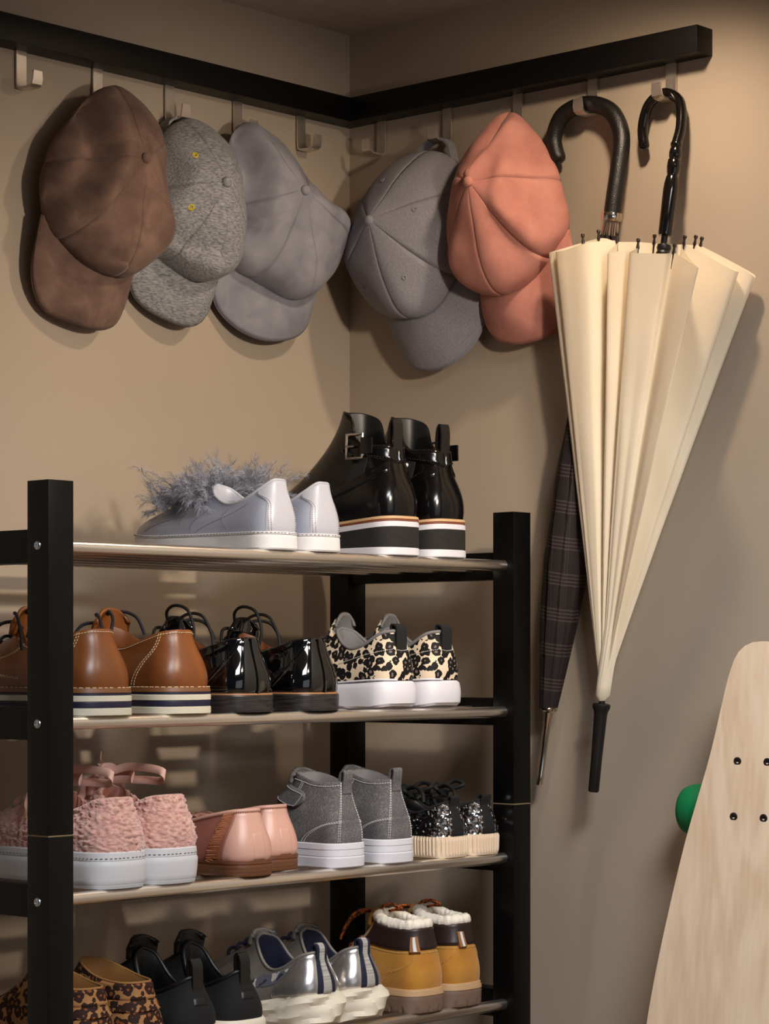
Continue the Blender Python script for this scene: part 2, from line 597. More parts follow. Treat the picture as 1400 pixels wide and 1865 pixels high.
cap('R', 'stitched grey twill cap with eyelets, hanging by its strap beside the corner', CM['twill'],
    [(0.178, 1.397, 0.055), (0.087, 1.43, 0.026), (0.053, 1.521, 0.016), (0.101, 1.609, 0.018), (0.184, 1.629, 0.03), (0.242, 1.586, 0.022), (0.265, 1.511, 0.024), (0.223, 1.427, 0.04)],
    (0.154, 1.526, 0.125),
    [(0.087, 1.43, 0.026), (0.111, 1.389, 0.026), (0.134, 1.348, 0.026), (0.17, 1.327, 0.03), (0.219, 1.331, 0.028), (0.254, 1.358, 0.018), (0.272, 1.397, 0.016), (0.268, 1.44, 0.018), (0.26, 1.489, 0.022)],
    .125, .76, dents=[(.1, .4, .05, .2, -.008), (.2, .4, .08, .3, .006)], wav=.0025, seed=4, k2=.58, h1=.75,
    eyelets=[(.43, .55), (.70, .62), (.90, .5), (.10, .45)], bstitch=6, stm=MSTITCHG,
    strap=[(.146, 1.612, .024), (.160, 1.636, .021), (.186, 1.6475, .020), (.210, 1.638, .021), (.222, 1.606, .024)])
cap('R', 'salmon pink suede cap hanging beside the leather umbrella handle', CM['pink'],
    [(0.338, 1.415, 0.055), (0.272, 1.439, 0.022), (0.237, 1.523, 0.014), (0.256, 1.611, 0.018), (0.335, 1.659, 0.04), (0.394, 1.587, 0.026), (0.42, 1.5, 0.026), (0.385, 1.44, 0.038)],
    (0.33, 1.556, 0.122),
    [(0.268, 1.442, 0.022), (0.279, 1.395, 0.026), (0.296, 1.365, 0.026), (0.327, 1.351, 0.03), (0.359, 1.35, 0.028), (0.395, 1.361, 0.018), (0.417, 1.392, 0.016), (0.428, 1.441, 0.02), (0.42, 1.489, 0.024)],
    .125, .76, dents=[(.12, .45, .05, .25, .010), (.85, .4, .05, .3, -.006)], folds=[([(0.353, 1.655), (0.341, 1.603), (0.326, 1.576)], .011, .012), ([(0.377, 1.630), (0.382, 1.577), (0.386, 1.526), (0.415, 1.485)], .014, -.012)], wav=.004, seed=5)

# ------------------------------------------------------------------ umbrellas
MGLOSS = M('black_gloss_plastic', (14, 11, 10), .12, 0, spec=.6)
MLEATHER = M('black_grained_leather', (16, 14, 13), .42, 0, bump=.5, bs=520, bd=.0012)
MTAN = M('tan_thread', (170, 132, 84), .7)
MSILVER = M('polished_silver', (214, 206, 196), .16, 1.0)
MRIB = M('dark_steel_rib', (96, 88, 84), .3, 1.0)
t = NT('cream_umbrella_cloth')
n = t.noise(5, 3)
MCREAM = t.set(t.ramp(n.outputs[0], [(.3, (243, 230, 204)), (.7, (248, 238, 216))]), .62, 0, .3, sheen=.1)
tr = t.n('ShaderNodeBsdfTranslucent'); tr.inputs[0].default_value = lin((238, 214, 170))
mx = t.n('ShaderNodeMixShader'); mx.inputs[0].default_value = .22
out = t.t.nodes['Material Output']
t.l(t.b.outputs[0], mx.inputs[1]); t.l(tr.outputs[0], mx.inputs[2]); t.l(mx.outputs[0], out.inputs[0])
MBLACKM = M('black_matt_plastic', (14, 13, 13), .45)

def W(p): return Vector(onwall('R', p[0], p[1], p[2]))

def umb_axis(A, B):
    z = (B - A).normalized()
    return z

# cream umbrella, hanging upside down by its cane handle
root = thing('umbrella', 'half-open cream umbrella hanging by a glossy black cane handle', 'umbrella', W((.56, .749, .05)), 'umbrellas on the right rail')
cane = [(.541, 1.584, .017), (.537, 1.612, .017), (.547, 1.641, .017), (.571, 1.6525, .017), (.596, 1.638, .018), (.604, 1.605, .026), (.6045, 1.580, .036)]
C = cr(cane, 40)
MB().tube([W(p) for p in C], [.0025] + [.0062] + [.0068] * 38, 16).build('cane_handle', MGLOSS, root, angle=60)
g0 = W((.6045, 1.580, .036)); g1 = W((.596, 1.462, .050))
ax = (g1 - g0); L = ax.length
m4 = Matrix.Translation(g0) @ ax.normalized().to_track_quat('Z', 'Y').to_matrix().to_4x4()
MB().lathe([(.0066, -.002), (.0076, .000), (.0076, .003), (.0064, .005), (.0076, .008), (.0082, .013), (.0076, .018), (.0066, .0195), (.0084, .022), (.0088, .030), (.0078, .038),
            (.0068, .041), (.0080, .044), (.0094, .052), (.0098, .062), (.0092, .09), (.0088, L - .003), (.0080, L)], 24, m4).build('grip', MGLOSS, root, angle=50)
apex = W((.495, .862, .05)); tipb = W((.482, .749, .05))
MB().tube([g1 - ax.normalized() * .01, apex], .0042, 12).build('shaft', MBLACKM, root)
m4 = Matrix.Translation(W((.5955, 1.447, .051))) @ ax.normalized().to_track_quat('Z', 'Y').to_matrix().to_4x4()
MB().lathe([(.0045, -.004), (.0085, -.003), (.0095, .001), (.008, .005), (.0095, .008), (.0085, .012), (.0045, .013)], 18, m4).build('tie_ring', MBLACKM, root)
tip_ax = (tipb - apex); TL = tip_ax.length
m4 = Matrix.Translation(apex - tip_ax.normalized() * .004) @ tip_ax.normalized().to_track_quat('Z', 'Y').to_matrix().to_4x4()
MB().lathe([(.0100, 0), (.0118, .001), (.0118, .005), (.0095, .010), (.0088, .014), (.0074, TL * .6), (.0072, TL), (.006, TL + .002), (.0002, TL + .002)], 24, m4).build('ferrule', MBLACKM, root, angle=45)
# canopy: pleated cone over a rim loop of rib tips and loose folds
rim = [((.637, 1.447, .030), 1), ((.700, 1.410, .016), 0), ((.712, 1.400, .020), 0), ((.703, 1.409, .030), 0), ((.642, 1.446, .050), 1), ((.690, 1.414, .040), 0), ((.706, 1.405, .046), 0), ((.698, 1.409, .056), 0), ((.641, 1.443, .072), 1),
       ((.672, 1.418, .104), 0), ((.700, 1.401, .124), 0), ((.672, 1.417, .116), 0), ((.640, 1.430, .092), 1), ((.632, 1.429, .100), 0), ((.605, 1.432, .104), 0), ((.582, 1.435, .104), 0), ((.574, 1.440, .090), 0), ((.570, 1.447, .072), 1), ((.562, 1.443, .090), 0), ((.543, 1.439, .098), 0), ((.537, 1.446, .086), 0),
       ((.531, 1.461, .064), 1), ((.506, 1.458, .092), 0), ((.470, 1.453, .092), 0), ((.450, 1.453, .088), 0), ((.452, 1.455, .082), 0), ((.484, 1.463, .074), 1), ((.440, 1.456, .080), 0), ((.428, 1.456, .075), 0), ((.436, 1.458, .068), 0), ((.500, 1.468, .062), 1), ((.520, 1.463, .050), 0), ((.545, 1.461, .040), 0), ((.566, 1.458, .032), 1), ((.59, 1.455, .022), 0), ((.615, 1.452, .018), 0)]
RP = [np.array(p) for p, _ in rim]
NR = len(RP) * 8
R0 = cr(RP, NR, True)
ap = np.array((.495, .864, .05))
G = []
rows = 46
for i in range(rows):
    s = i / (rows - 1)
    row = []
    for j in range(NR):
        p = R0[j]
        d = p - ap
        k = s
        # slight belly in the middle of the length, tight gather at the crown
        q = ap + np.array([d[0] * (k ** 1.06), d[1] * k, d[2] * (k ** 1.04)])
        rr_ = math.hypot(q[0] - (ap[0] + (.5955 - ap[0]) * k), q[2] - .05)
        if rr_ < .0095:
            f = .0095 / max(rr_, 1e-5)
            q = np.array([(ap[0] + (.5955 - ap[0]) * k) + (q[0] - (ap[0] + (.5955 - ap[0]) * k)) * f, q[1], .05 + (q[2] - .05) * f])
        pl = .0016 * (abs(math.sin(34 * PI * j / NR)) - .5) * math.sin(PI * min(1, s * 1.15))
        rad = np.array([q[0] - (ap[0] + (.5955 - ap[0]) * k), 0, q[2] - .05]); rad /= np.linalg.norm(rad) + 1e-6
        q = q + rad * pl
        wv = mnoise.noise(Vector((q[0] * 30, q[1] * 9, q[2] * 30))) * .0018 * math.sin(PI * min(s * 1.0, 1))
        q = q + np.array([wv, 0, wv])
        q[2] = max(q[2], .004)
        row.append(W(q))
    G.append(row)
MB().grid(G, wrap=True).build('canopy', MCREAM, root, angle=180)
for p, rib in rim:
    if not rib: continue
    p = np.array(p)
    d = (p - ap); d /= np.linalg.norm(d)
    b0 = W(p - d * .02 + np.array([0, 0, -.001])); b1 = W(p + d * .006)
    ro = MB().tube([b0, b1], .0013, 8).build('rib', MRIB, root)
    m4 = Matrix.Translation(W(p - d * .002)) @ (b1 - b0).normalized().to_track_quat('Z', 'Y').to_matrix().to_4x4()
    MB().lathe([(.0019, 0), (.0023, .002), (.0016, .006), (.0014, .008), (.0024, .0095), (.0027, .0112), (.0021, .013), (.0003, .0138)], 12, m4).build('rib_tip', MRIB, root)

# dark checked umbrella with leather crook
root = thing('umbrella', 'rolled dark checked umbrella with stitched leather crook handle, behind the cream one', 'umbrella', W((.44, .756, .05)), 'umbrellas on the right rail')
crook = [(.402, 1.586, .020), (.393, 1.618, .020), (.408, 1.648, .020), (.447, 1.6565, .020), (.487, 1.642, .020), (.508, 1.607, .024), (.5085, 1.565, .030), (.506, 1.53, .035), (.5035, 1.503, .038)]
C = cr(crook, 60)
hd = MB().tube([W(p) for p in C], [.006, .0095] + [.0108] * 20 + [.0112] * 38, 20).build('crook_handle', MLEATHER, root, angle=60)
st = MB()
for i in range(1, 59):
    # seam along the side that faces the room, a little outside of the bend
    a = C[i - 1]; b = C[min(i + 1, 59)]
    d = b - a; d /= np.linalg.norm(d)
    side = np.array([d[1], -d[0], 0]) * -.25 + np.array([0, 0, 1.0])
    side /= np.linalg.norm(side)
    for f in (0, .33, .66):
        p = C[i] * (1 - f) + C[min(i + 1, 59)] * f + side * .0112
        st.tube([W(p - d * .0007 + side * .0001), W(p + d * .0007 + side * .0001)], .0004, 4)
st.build('stitching', MTAN, hd, kind='stuff')
hd.children[0].matrix_parent_inverse = Matrix.Translation((0, 0, 0))
a0 = W((.5035, 1.503, .038)); a1 = W((.371, .756, .026))
ax = (a1 - a0).normalized()
TQ = ax.to_track_quat('Z', 'Y').to_matrix().to_4x4()
m4 = Matrix.Translation(a0) @ TQ
MB().lathe([(.011, -.002), (.0132, -.001), (.0140, .003), (.0140, .006), (.0128, .0095), (.010, .010)], 28, m4).build('collar', MSILVER, root)
t = NT('dark_checked_cloth')
uv = t.n('ShaderNodeUVMap')
sx = t.n('ShaderNodeSeparateXYZ'); t.l(uv.outputs[0], sx.inputs[0])
def bands(src, freq, pos):
    f = t.math('FRACT', t.math('MULTIPLY', src, freq))
    tot = None
    for p in pos:
        d = t.math('LESS_THAN', t.math('ABSOLUTE', t.math('SUBTRACT', f, p)), .022)
        tot = d if tot is None else t.math('MAXIMUM', tot, d)
    return tot
b1 = bands(sx.outputs[1], 13, (.12, .22, .32, .42))
b2 = bands(sx.outputs[0], 8, (.35, .5, .65))
mxx = t.math('ADD', t.math('MULTIPLY', b1, .7), t.math('MULTIPLY', b2, .35))
MCHECK = t.set(t.mix(mxx, lin((34, 28, 27)), lin((72, 61, 58))), .7, 0, .25)
NA = 96; NL = 50
Ltot = (W((.3905, .857, .0275)) - a0).length
V = []; F = []; UV = []
X = TQ.to_3x3() @ Vector((1, 0, 0)); Y = TQ.to_3x3() @ Vector((0, 1, 0))
for i in range(NL):
    s = i / (NL - 1)
    c = a0 + ax * (.040 + s * (Ltot - .040))
    key = [(0, .011), (.08, .014), (.3, .021), (.5, .0275), (.68, .0285), (.82, .0235), (.93, .0160), (1, .0115)]
    r = np.interp(s, [k[0] for k in key], [k[1] for k in key])
    for j in range(NA + 1):
        a = 2 * PI * j / NA
        tw = a * 9 / 1 + s * 7.0
        saw = (tw / (2 * PI)) % 1.0
        rr_ = r * (1 + .17 * (saw - .5) * min(1, s * 6) * min(1.0, (1 - s) * 6 + .3)) + .0012 * mnoise.noise(Vector((math.cos(a) * 2, math.sin(a) * 2, s * 9)))
        V.append(c + X * (rr_ * math.cos(a)) + Y * (rr_ * math.sin(a)))
        UV.append((j / NA + s * .25, s))
for i in range(NL - 1):
    for j in range(NA):
        F.append((i * (NA + 1) + j, i * (NA + 1) + j + 1, (i + 1) * (NA + 1) + j + 1, (i + 1) * (NA + 1) + j))
mb = MB().add(V, F)
co = mb.build('canopy', MCHECK, root, angle=180)
ul = co.data.uv_layers.new(name='UVMap')
for lp in co.data.loops:
    ul.data[lp.index].uv = UV[lp.vertex_index]
for k in range(8):
    a = 2 * PI * k / 8 + .2
    d = X * math.cos(a) + Y * math.sin(a)
    p0 = a0 + ax * .012 + d * .0085; p1 = a0 + ax * .060 + d * .0130
    MB().tube([p0, p0.lerp(p1, .45)], .0016, 8).build('rib_tip', MSILVER, root)
    MB().tube([p0.lerp(p1, .35), p1], [.0026, .0050], 8).build('rib_sleeve', MCHECK, root)
m4 = Matrix.Translation(W((.3905, .857, .0275))) @ TQ
FL = (a1 - W((.3905, .857, .0275))).length
MB().lathe([(.010, -.004), (.0118, -.002), (.0118, .001), (.0075, .004), (.0058, .012), (.0052, .018), (.0048, FL * .86), (.0052, FL * .87), (.0046, FL), (.0003, FL + .001)], 20, m4).build('ferrule', MSILVER, root, angle=40)

# ------------------------------------------------------------------ longboard
t = NT('birch_ply')
n = t.noise(3.2, 4, t.vec((1, 1.5, .28)), dist=1.2)
rings = t.math('SINE', t.math('MULTIPLY', n.outputs[0], 60))
g = t.noise(140, 3, t.vec((1, 1, .05)))
f = t.math('ADD', t.math('MULTIPLY', rings, .16), t.math('MULTIPLY', g.outputs[0], .7))
MBIRCH = t.set(t.ramp(f, [(.1, (224, 196, 166)), (.5, (238, 214, 186)), (.8, (244, 224, 200))]), .5, 0, .35)
MGREEN = M('green_urethane', (0, 118, 66), .55, 0, spec=.35)
MTRUCK = M('cast_aluminium', (150, 148, 145), .4, 1.0)
def deckc(z): return .100 + (.80 - z) * .123
root = thing('longboard', 'plywood longboard with green wheels standing on end against the right wall', 'skateboard', (-.20, -.762, FLOOR), None)
halfw = [(0.9455, 0.0), (.9445, .012), (.938, .026), (.925, .036), (.90, .044), (.87, .050), (.80, .064), (.70, .090), (.60, .110), (.52, .123), (.46, .129), (.38, .128), (.26, .116), (.17, .100), (.09, .075), (.03, .050), (-.012, .030), (-.028, .014), (-.0325, .0)]
Hz = arclen(cr(halfw, 160), 90)
V = []
for z, h in Hz: V.append((.762 - max(h, 0), z))
for z, h in Hz[-2:0:-1]: V.append((.762 + max(h, 0), z))
nn_ = len(V)
bm = bmesh.new()
f0 = [bm.verts.new(W((a, z, deckc(z)))) for a, z in V]
f1 = [bm.verts.new(W((a, z, deckc(z) - .011))) for a, z in V]
bm.faces.new(f0[::-1]); bm.faces.new(f1)
for i in range(nn_):
    j = (i + 1) % nn_
    bm.faces.new((f0[i], f0[j], f1[j], f1[i]))
bmesh.ops.recalc_face_normals(bm, faces=bm.faces[:])
bm.verts.index_update()
mb = MB().add([v.co for v in bm.verts], [[v.index for v in f.verts] for f in bm.faces])
bm.free()
mb.build('deck', MBIRCH, root, angle=30)
dn = Vector((-1, 0, -.123)).normalized()       # out of the deck towards the room: -x, slightly down
for zc in (.766, .15):
    for da in (-.0215, .0215):
        for dz in (-.0335, .0335):
            z = zc + dz
            p = W((.762 + da, z, deckc(z)))
            m4 = Matrix.Translation(p) @ dn.to_track_quat('Z', 'Y').to_matrix().to_4x4()
            MB().lathe([(.0052, -.002), (.0055, .0003), (.0048, .0009), (.0024, .0010), (.0020, .0002), (.0003, .0001)], 18, m4).build('screw', MBLACKM, root)
    cb = deckc(zc)
    tk = MB()
    tk.box(W((.762 + .028, zc - .042, cb - .012)) , W((.762 - .028, zc + .042, cb - .017)), 0)
    tk.tube([W((.762, zc + .01, cb - .016)), W((.762, zc - .03, cb - .05))], [.022, .012], 12)
    tk.tube([W((.762 - .085, zc - .032, cb - .056)), W((.762, zc - .03, cb - .050)), W((.762 + .085, zc - .032, cb - .056))], [.008, .014, .008], 12)
    tk.tube([W((.762 - .128, zc - .032, cb - .056)), W((.762 + .128, zc - .032, cb - .056))], .004, 10)
    tk.build('truck', MTRUCK, root, angle=40)
    for sgn in (-1, 1):
        ctr = W((.762 + sgn * .128, zc - .032, cb - .056))
        z_ = Vector((0, -sgn, 0))
        m4 = Matrix.Translation(ctr) @ z_.to_track_quat('Z', 'Y').to_matrix().to_4x4()
        wh = MB().lathe([(.010, -.040), (.022, -.042), (.029, -.038), (.0325, -.028), (.0335, -.018), (.0325, -.006), (.0295, .002), (.024, .0055), (.015, .0050), (.010, .003), (.0005, .003)], 32, m4).build('wheel', MGREEN, root, angle=60)

# ------------------------------------------------------------------ shoes
NT_ = 400
def keyf(keys, a):
    """symmetric key list over |phi| in [0,.5] -> smooth values"""
    xs = np.array([k[0] for k in keys]); ys = np.array([k[1] for k in keys])
    a = np.clip(a, 0, .5)
    i = np.clip(np.searchsorted(xs, a, side='right') - 1, 0, len(xs) - 2)
    f = np.clip((a - xs[i]) / (xs[i + 1] - xs[i]), 0, 1)
    f = f * f * (3 - 2 * f)
    return ys[i] * (1 - f) + ys[i + 1] * f

class Shoe:
    """upper = surface between the sole outline S(phi) and the topline T(phi); phi 0 heel, .5 toe, 0..0.5 = the -x side"""
    def __init__(s, name, label, x, y, z, side, L, W, HW, top, zs, h1, b1, k2, d2, group, spring=.008, rot=0, cat='shoe', toe=.10, roll=0):
        s.root = thing(name, label, cat, rk(x, y, z), group, rot)
        s.root.scale = (RK, RK, RK)
        if roll: s.root.rotation_euler[1] = roll
        s.L, s.W, s.HW, s.side, s.zs, s.spring = L, W, HW, side, zs, spring
        outer = [(0, 0), (HW * .58, .010), (HW * .93, .055), (HW * 1.0, .14), (HW * .98, .32), (W * .94, .55), (W * 1.0, .70), (W * .86, .86), (W * .48, .97), (-W * toe, 1.0)]
        inner = [(0, 0), (HW * .58, .010), (HW * .93, .055), (HW, .14), (HW * .88, .34), (W * .86, .57), (W * .97, .73), (W * .92, .87), (W * .58, .97), (W * toe, 1.0)]
        lf, rt = (outer, inner) if side > 0 else (inner, outer)
        hN = NT_ // 2 + 1
        def half(c, sg):
            a = cr([(sg * p[0], p[1] * L) for p in c], 300)
            return arclen(a, hN)
        A = half(lf, -1); B = half(rt, 1)
        s.S = np.vstack([A[:-1], B[::-1][:-1]])
        def halft(sg):
            return arclen(cr([(sg * p[0], p[1], p[2]) for p in top], 300), hN)
        A = halft(-1); B = halft(1)
        s.T = np.vstack([A[:-1], B[::-1][:-1]])
        s.keys = (h1, b1, k2, d2)
        nx = np.roll(s.S, -1, 0) - np.roll(s.S, 1, 0)
        nn = np.stack([nx[:, 1], -nx[:, 0]], 1)
        nn /= np.linalg.norm(nn, axis=1)[:, None] + 1e-12
        c = s.S.mean(0)
        if ((s.S - c) * nn).sum() < 0: nn = -nn
        s.Nn = nn
        s.N0 = 1.0
        s.N0 = 1.0 if s._n(np.array([.2]), np.array([.4]))[0, 0] < 0 else -1.0
    def tab(s, A, ph):
        t = (np.asarray(ph, float) % 1.0) * NT_
        i = np.floor(t).astype(int); f = (t - i)[..., None]
        return A[i % NT_] * (1 - f) + A[(i + 1) % NT_] * f
    def spr(s, y):
        k = np.clip((y / s.L - .66) / .34, 0, 1)
        return s.spring * k * k
    def raw(s, ph, v):
        ph, v = np.broadcast_arrays(np.asarray(ph, float), np.asarray(v, float))
        S2 = s.tab(s.S, ph); T = s.tab(s.T, ph); N2 = s.tab(s.Nn, ph)
        p = ph % 1.0
        a = np.minimum(p, 1 - p)
        h1, b1, k2, d2 = [keyf(k, a)[..., None] for k in s.keys]
        z0 = s.zs(S2[..., 1] / s.L) + s.spr(S2[..., 1])
        P0 = np.concatenate([S2, z0[..., None]], -1)
        N3 = np.concatenate([N2, np.zeros_like(z0)[..., None]], -1)
        up = np.array([0, 0, 1.0])
        D = P0 - T; D = D * np.array([1, 1, 0]); D = D / (np.linalg.norm(D, axis=-1)[..., None] + 1e-9)
        C1 = P0 + up * h1 + N3 * b1
        C2 = T + D * k2 - up * d2
        v = v[..., None]
        return P0 * (1 - v) ** 3 + C1 * 3 * v * (1 - v) ** 2 + C2 * 3 * v * v * (1 - v) + T * v ** 3
    def _n(s, ph, v):
        e = 2e-3
        v = np.clip(v, .004, .996)
        du = s.raw(ph + e, v) - s.raw(ph - e, v)
        dv = s.raw(ph, v + e) - s.raw(ph, v - e)
        n = np.cross(du, dv)
        return n / (np.linalg.norm(n, axis=-1)[..., None] + 1e-12) * s.N0
    def P(s, ph, v, off=0.0):
        ph, v = np.broadcast_arrays(np.asarray(ph, float), np.asarray(v, float))
        p = s.raw(ph, v)
        off = np.asarray(off, float)
        if np.any(off != 0):
            p = p + s._n(ph, v) * off[..., None] if off.ndim else p + s._n(ph, v) * off
        return p
    def vz(s, ph, z):
        """v where the surface at phi reaches height z (scalar phi)"""
        vv = np.linspace(0, 1, 80)
        zz = s.raw(np.full(80, ph), vv)[:, 2]
        return float(np.interp(z, np.maximum.accumulate(zz), vv))
    def mesh(s, mb, name, mat, parent=None, **kw):
        return mb.build(name, mat, parent or s.root, local=True, **kw)
    def upper(s, mat, cols=96, rows=22, disp=None, thick=.0022, name='upper'):
        ph = np.linspace(0, 1, cols, endpoint=False)
        vv = np.linspace(0, 1, rows)
        PH, VV = np.meshgrid(ph, vv)
        G = s.P(PH, VV, .0001)
        if disp is not None:
            nn = s._n(PH, VV)
            for i in range(rows):
                for j in range(cols):
                    G[i, j] += nn[i, j] * disp(G[i, j], VV[i, j])
        Nn = s.tab(s.Nn, ph); T = s.tab(s.T, ph)
        cen = T.mean(0)
        D = (cen - T) * np.array([1, 1, 0]); D /= np.linalg.norm(D, axis=1)[:, None] + 1e-9
        lip1 = G[-1] + D * thick * .5 + np.array([0, 0, thick * .35])
        lip2 = G[-1] + D * thick * 1.2 - np.array([0, 0, thick * .2])
        G = np.concatenate([G, lip1[None], lip2[None]], 0)
        o = s.mesh(MB().grid(G, wrap=True), name, mat, angle=180)
        s._lip = lip2; s._ph = ph; s._cen = cen; s._D = D
        return o
    def lining(s, mat, depth=.6):
        lip = s._lip; ph = s._ph
        rows = [lip]
        S2 = s.tab(s.S, ph)
        z0 = s.zs(S2[:, 1] / s.L)
        ymax = s.T[:, 1].max() + .02
        base = np.stack([S2[:, 0] * .74, np.clip(S2[:, 1] * .93 + .006, 0, ymax), z0 + .006], 1)
        for f in (.12, .35, .65, 1.0):
            q = lip * (1 - f) + base * f
            q[:, 2] = lip[:, 2] * (1 - f) + base[:, 2] * f
            q[:, :2] = (lip[:, :2] + (s._D[:, :2] * .002)) * (1 - f ** 2) + base[:, :2] * f ** 2
            rows.append(q)
        c = base.mean(0)
        rows.append(base * .5 + c * .5)
        rows.append(base * .02 + c * .98)
        return s.mesh(MB().grid(np.array(rows), wrap=True), 'lining', mat, angle=180)
    def binding(s, mat, r=.0016, name='collar_binding', flat=None):
        ph = np.linspace(0, 1, 110, endpoint=False)
        T = s.tab(s.T, ph)
        cen = T.mean(0)
        D = (cen - T) * np.array([1, 1, 0]); D /= np.linalg.norm(D, axis=1)[:, None] + 1e-9
        return s.mesh(MB().tube([tuple(p) for p in T + D * .001], r, 8, closed=True), name, mat, angle=180)
    def slab(s, name, mat, z0, z1, off0=0., off1=None, ycut=None, cols=120, ribs=None, bev=.0012, bulge=0., yfrom=None, parent=None):
        """closed layer of the sole; z0,z1 are functions of y/L"""
        off1 = off0 if off1 is None else off1
        ph = np.linspace(0, 1, cols, endpoint=False)
        S2 = s.tab(s.S, ph); N2 = s.tab(s.Nn, ph)
        f0 = z0 if callable(z0) else (lambda y, c=z0: np.full_like(y, c))
        f1 = z1 if callable(z1) else (lambda y, c=z1: np.full_like(y, c))
        rings = []
        H = 8
        for k in range(H + 1):
            t = k / H
            of = off0 * (1 - t) + off1 * t + bulge * math.sin(PI * t)
            if k == 0 or k == H: of -= bev
            q = S2 + N2 * of
            if ribs is not None: q = q + N2 * (ribs(ph, t)[:, None])
            if ycut is not None: q[:, 1] = np.minimum(q[:, 1], ycut * s.L)
            if yfrom is not None: q[:, 1] = np.maximum(q[:, 1], yfrom * s.L)
            y = np.clip(q[:, 1] / s.L, -.05, 1.05)
            z = f0(y) * (1 - t) + f1(y) * t + s.spr(q[:, 1])
            if k == 1: z = z * .75 + (f0(y) + s.spr(q[:, 1])) * .25
            rings.append(np.concatenate([q, z[:, None]], 1))
        c0 = rings[0].mean(0); c1 = rings[-1].mean(0)
        caps0 = [rings[0] * .02 + np.array([0, s.L * .5, 0]) * .98, rings[0] * .6 + np.array([0, s.L * .5, 0]) * .4]
        for cp in caps0: cp[:, 2] = f0(np.clip(cp[:, 1] / s.L, 0, 1)) + s.spr(cp[:, 1])
        caps1 = [rings[-1] * .6 + np.array([0, s.L * .5, 0]) * .4, rings[-1] * .02 + np.array([0, s.L * .5, 0]) * .98]
        for cp in caps1: cp[:, 2] = f1(np.clip(cp[:, 1] / s.L, 0, 1)) + s.spr(cp[:, 1])
        if ycut is not None:
            for cp in caps0 + caps1: cp[:, 1] = np.minimum(cp[:, 1], ycut * s.L)
        return s.mesh(MB().grid(np.array(caps0 + rings + caps1), wrap=True), name, mat, angle=35, parent=parent)
    def patch(s, name, mat, fn, off=.0012, n=26, m=20, parent=None, edge=.12, base=.0):
        """raised piece on the upper; fn(s,t) -> (phi, v)"""
        G = np.zeros((m, n, 3))
        PH = np.zeros((m, n)); VV = np.zeros((m, n)); OF = np.zeros((m, n))
        for i in range(m):
            for j in range(n):
                a, b = j / (n - 1), i / (m - 1)
                PH[i, j], VV[i, j] = fn(a, b)
                OF[i, j] = base + (off if 0 < i < m - 1 and 0 < j < n - 1 else 0.0)
        VV = np.clip(VV, 0, 1)
        G = s.P(PH, VV, OF)
        return s.mesh(MB().grid(G), name, mat, angle=60, parent=parent)
    def line(s, name, mat, pts, r=.0012, off=.0006, n=40, parent=None, nn=6, flat=None):
        Q = cr(pts, n)
        P = s.P(Q[:, 0], np.clip(Q[:, 1], 0, 1), np.full(n, off))
        return s.mesh(MB().tube([tuple(p) for p in P], r, nn), name, mat, parent=parent)
    def stitch(s, mat, paths, dash=.0026, gap=.0016, r=.00045, off=.0006, parent=None, name='stitching'):
        mb = MB()
        for pts in paths:
            Q = cr(pts, 160)
            P = s.P(Q[:, 0], np.clip(Q[:, 1], 0, 1), np.full(160, off))
            d = np.r_[0, np.cumsum(np.linalg.norm(np.diff(P, axis=0), axis=1))]
            t = 0
            while t + dash < d[-1]:
                e = [tuple(np.interp(x, d, P[:, k]) for k in range(3)) for x in (t, t + dash)]
                mb.tube(e, r, 4)
                t += dash + gap
        return s.mesh(mb, name, mat, parent=parent, kind='stuff')
    def solestitch(s, mat, z, off, dash=.003, gap=.002, r=.0005):
        mb = MB()
        ph = np.linspace(0, 1, 600)
        S2 = s.tab(s.S, ph) + s.tab(s.Nn, ph) * off
        zz = (z(S2[:, 1] / s.L) if callable(z) else np.full(600, z)) + s.spr(S2[:, 1])
        P = np.concatenate([S2, zz[:, None]], 1)
        d = np.r_[0, np.cumsum(np.linalg.norm(np.diff(P, axis=0), axis=1))]
        t = 0
        while t + dash < d[-1]:
            e = [tuple(np.interp(x, d, P[:, k]) for k in range(3)) for x in (t, t + dash)]
            mb.tube(e, r, 4)
            t += dash + gap
        return s.mesh(mb, 'welt_stitching', mat, kind='stuff')
    def tongue(s, mat, w, h, lean=.45, y=None, zdrop=.012, thick=.004, curve=.006, name='tongue', wtop=None):
        yt = s.T[NT_ // 2]
        G = []
        for i in range(12):
            t = i / 11
            row = []
            for j in range(13):
                a = j / 12 * 2 - 1
                ww = w * (1 - t) + (wtop or w) * t
                rx = ww * a * (1 - .25 * smooth01((t - .75) / .25) * abs(a))
                round_ = -max(h, .012) * .75 * (abs(a) ** 2.6) * smooth01((t - .2) / .8)
                hh = -zdrop + (h + zdrop) * t + round_
                row.append((rx, yt[1] - hh * lean + .001 - curve * (a * a), yt[2] + hh))
            G.append(row)
        return s.mesh(MB().grid(G), name, mat, angle=180, solid=thick)
    def tube(s, name, mat, pts, r, n=8, parent=None, smoothn=40, flat=None, up=None):
        Q = cr(pts, smoothn) if smoothn else pts
        return s.mesh(MB().tube([tuple(p) for p in Q], r, n, flat=flat, up=up), name, mat, parent=parent, angle=60)
    def laces(s, mat, rows, dphi=.04, r=.0016, lift=.004, v0=.97, v1=.7, name='lace'):
        for k in range(rows):
            v = v0 + (v1 - v0) * k / max(rows - 1, 1)
            a = s.P(.5 - dphi, v, .001); b = s.P(.5 + dphi, v, .001)
            mid = s.P(.5, v, lift + .001)
            ql = s.P(.5 - dphi * .5, v, lift); qr = s.P(.5 + dphi * .5, v, lift)
            s.tube(name, mat, [a, ql, mid, qr, b], r, 8, smoothn=18)

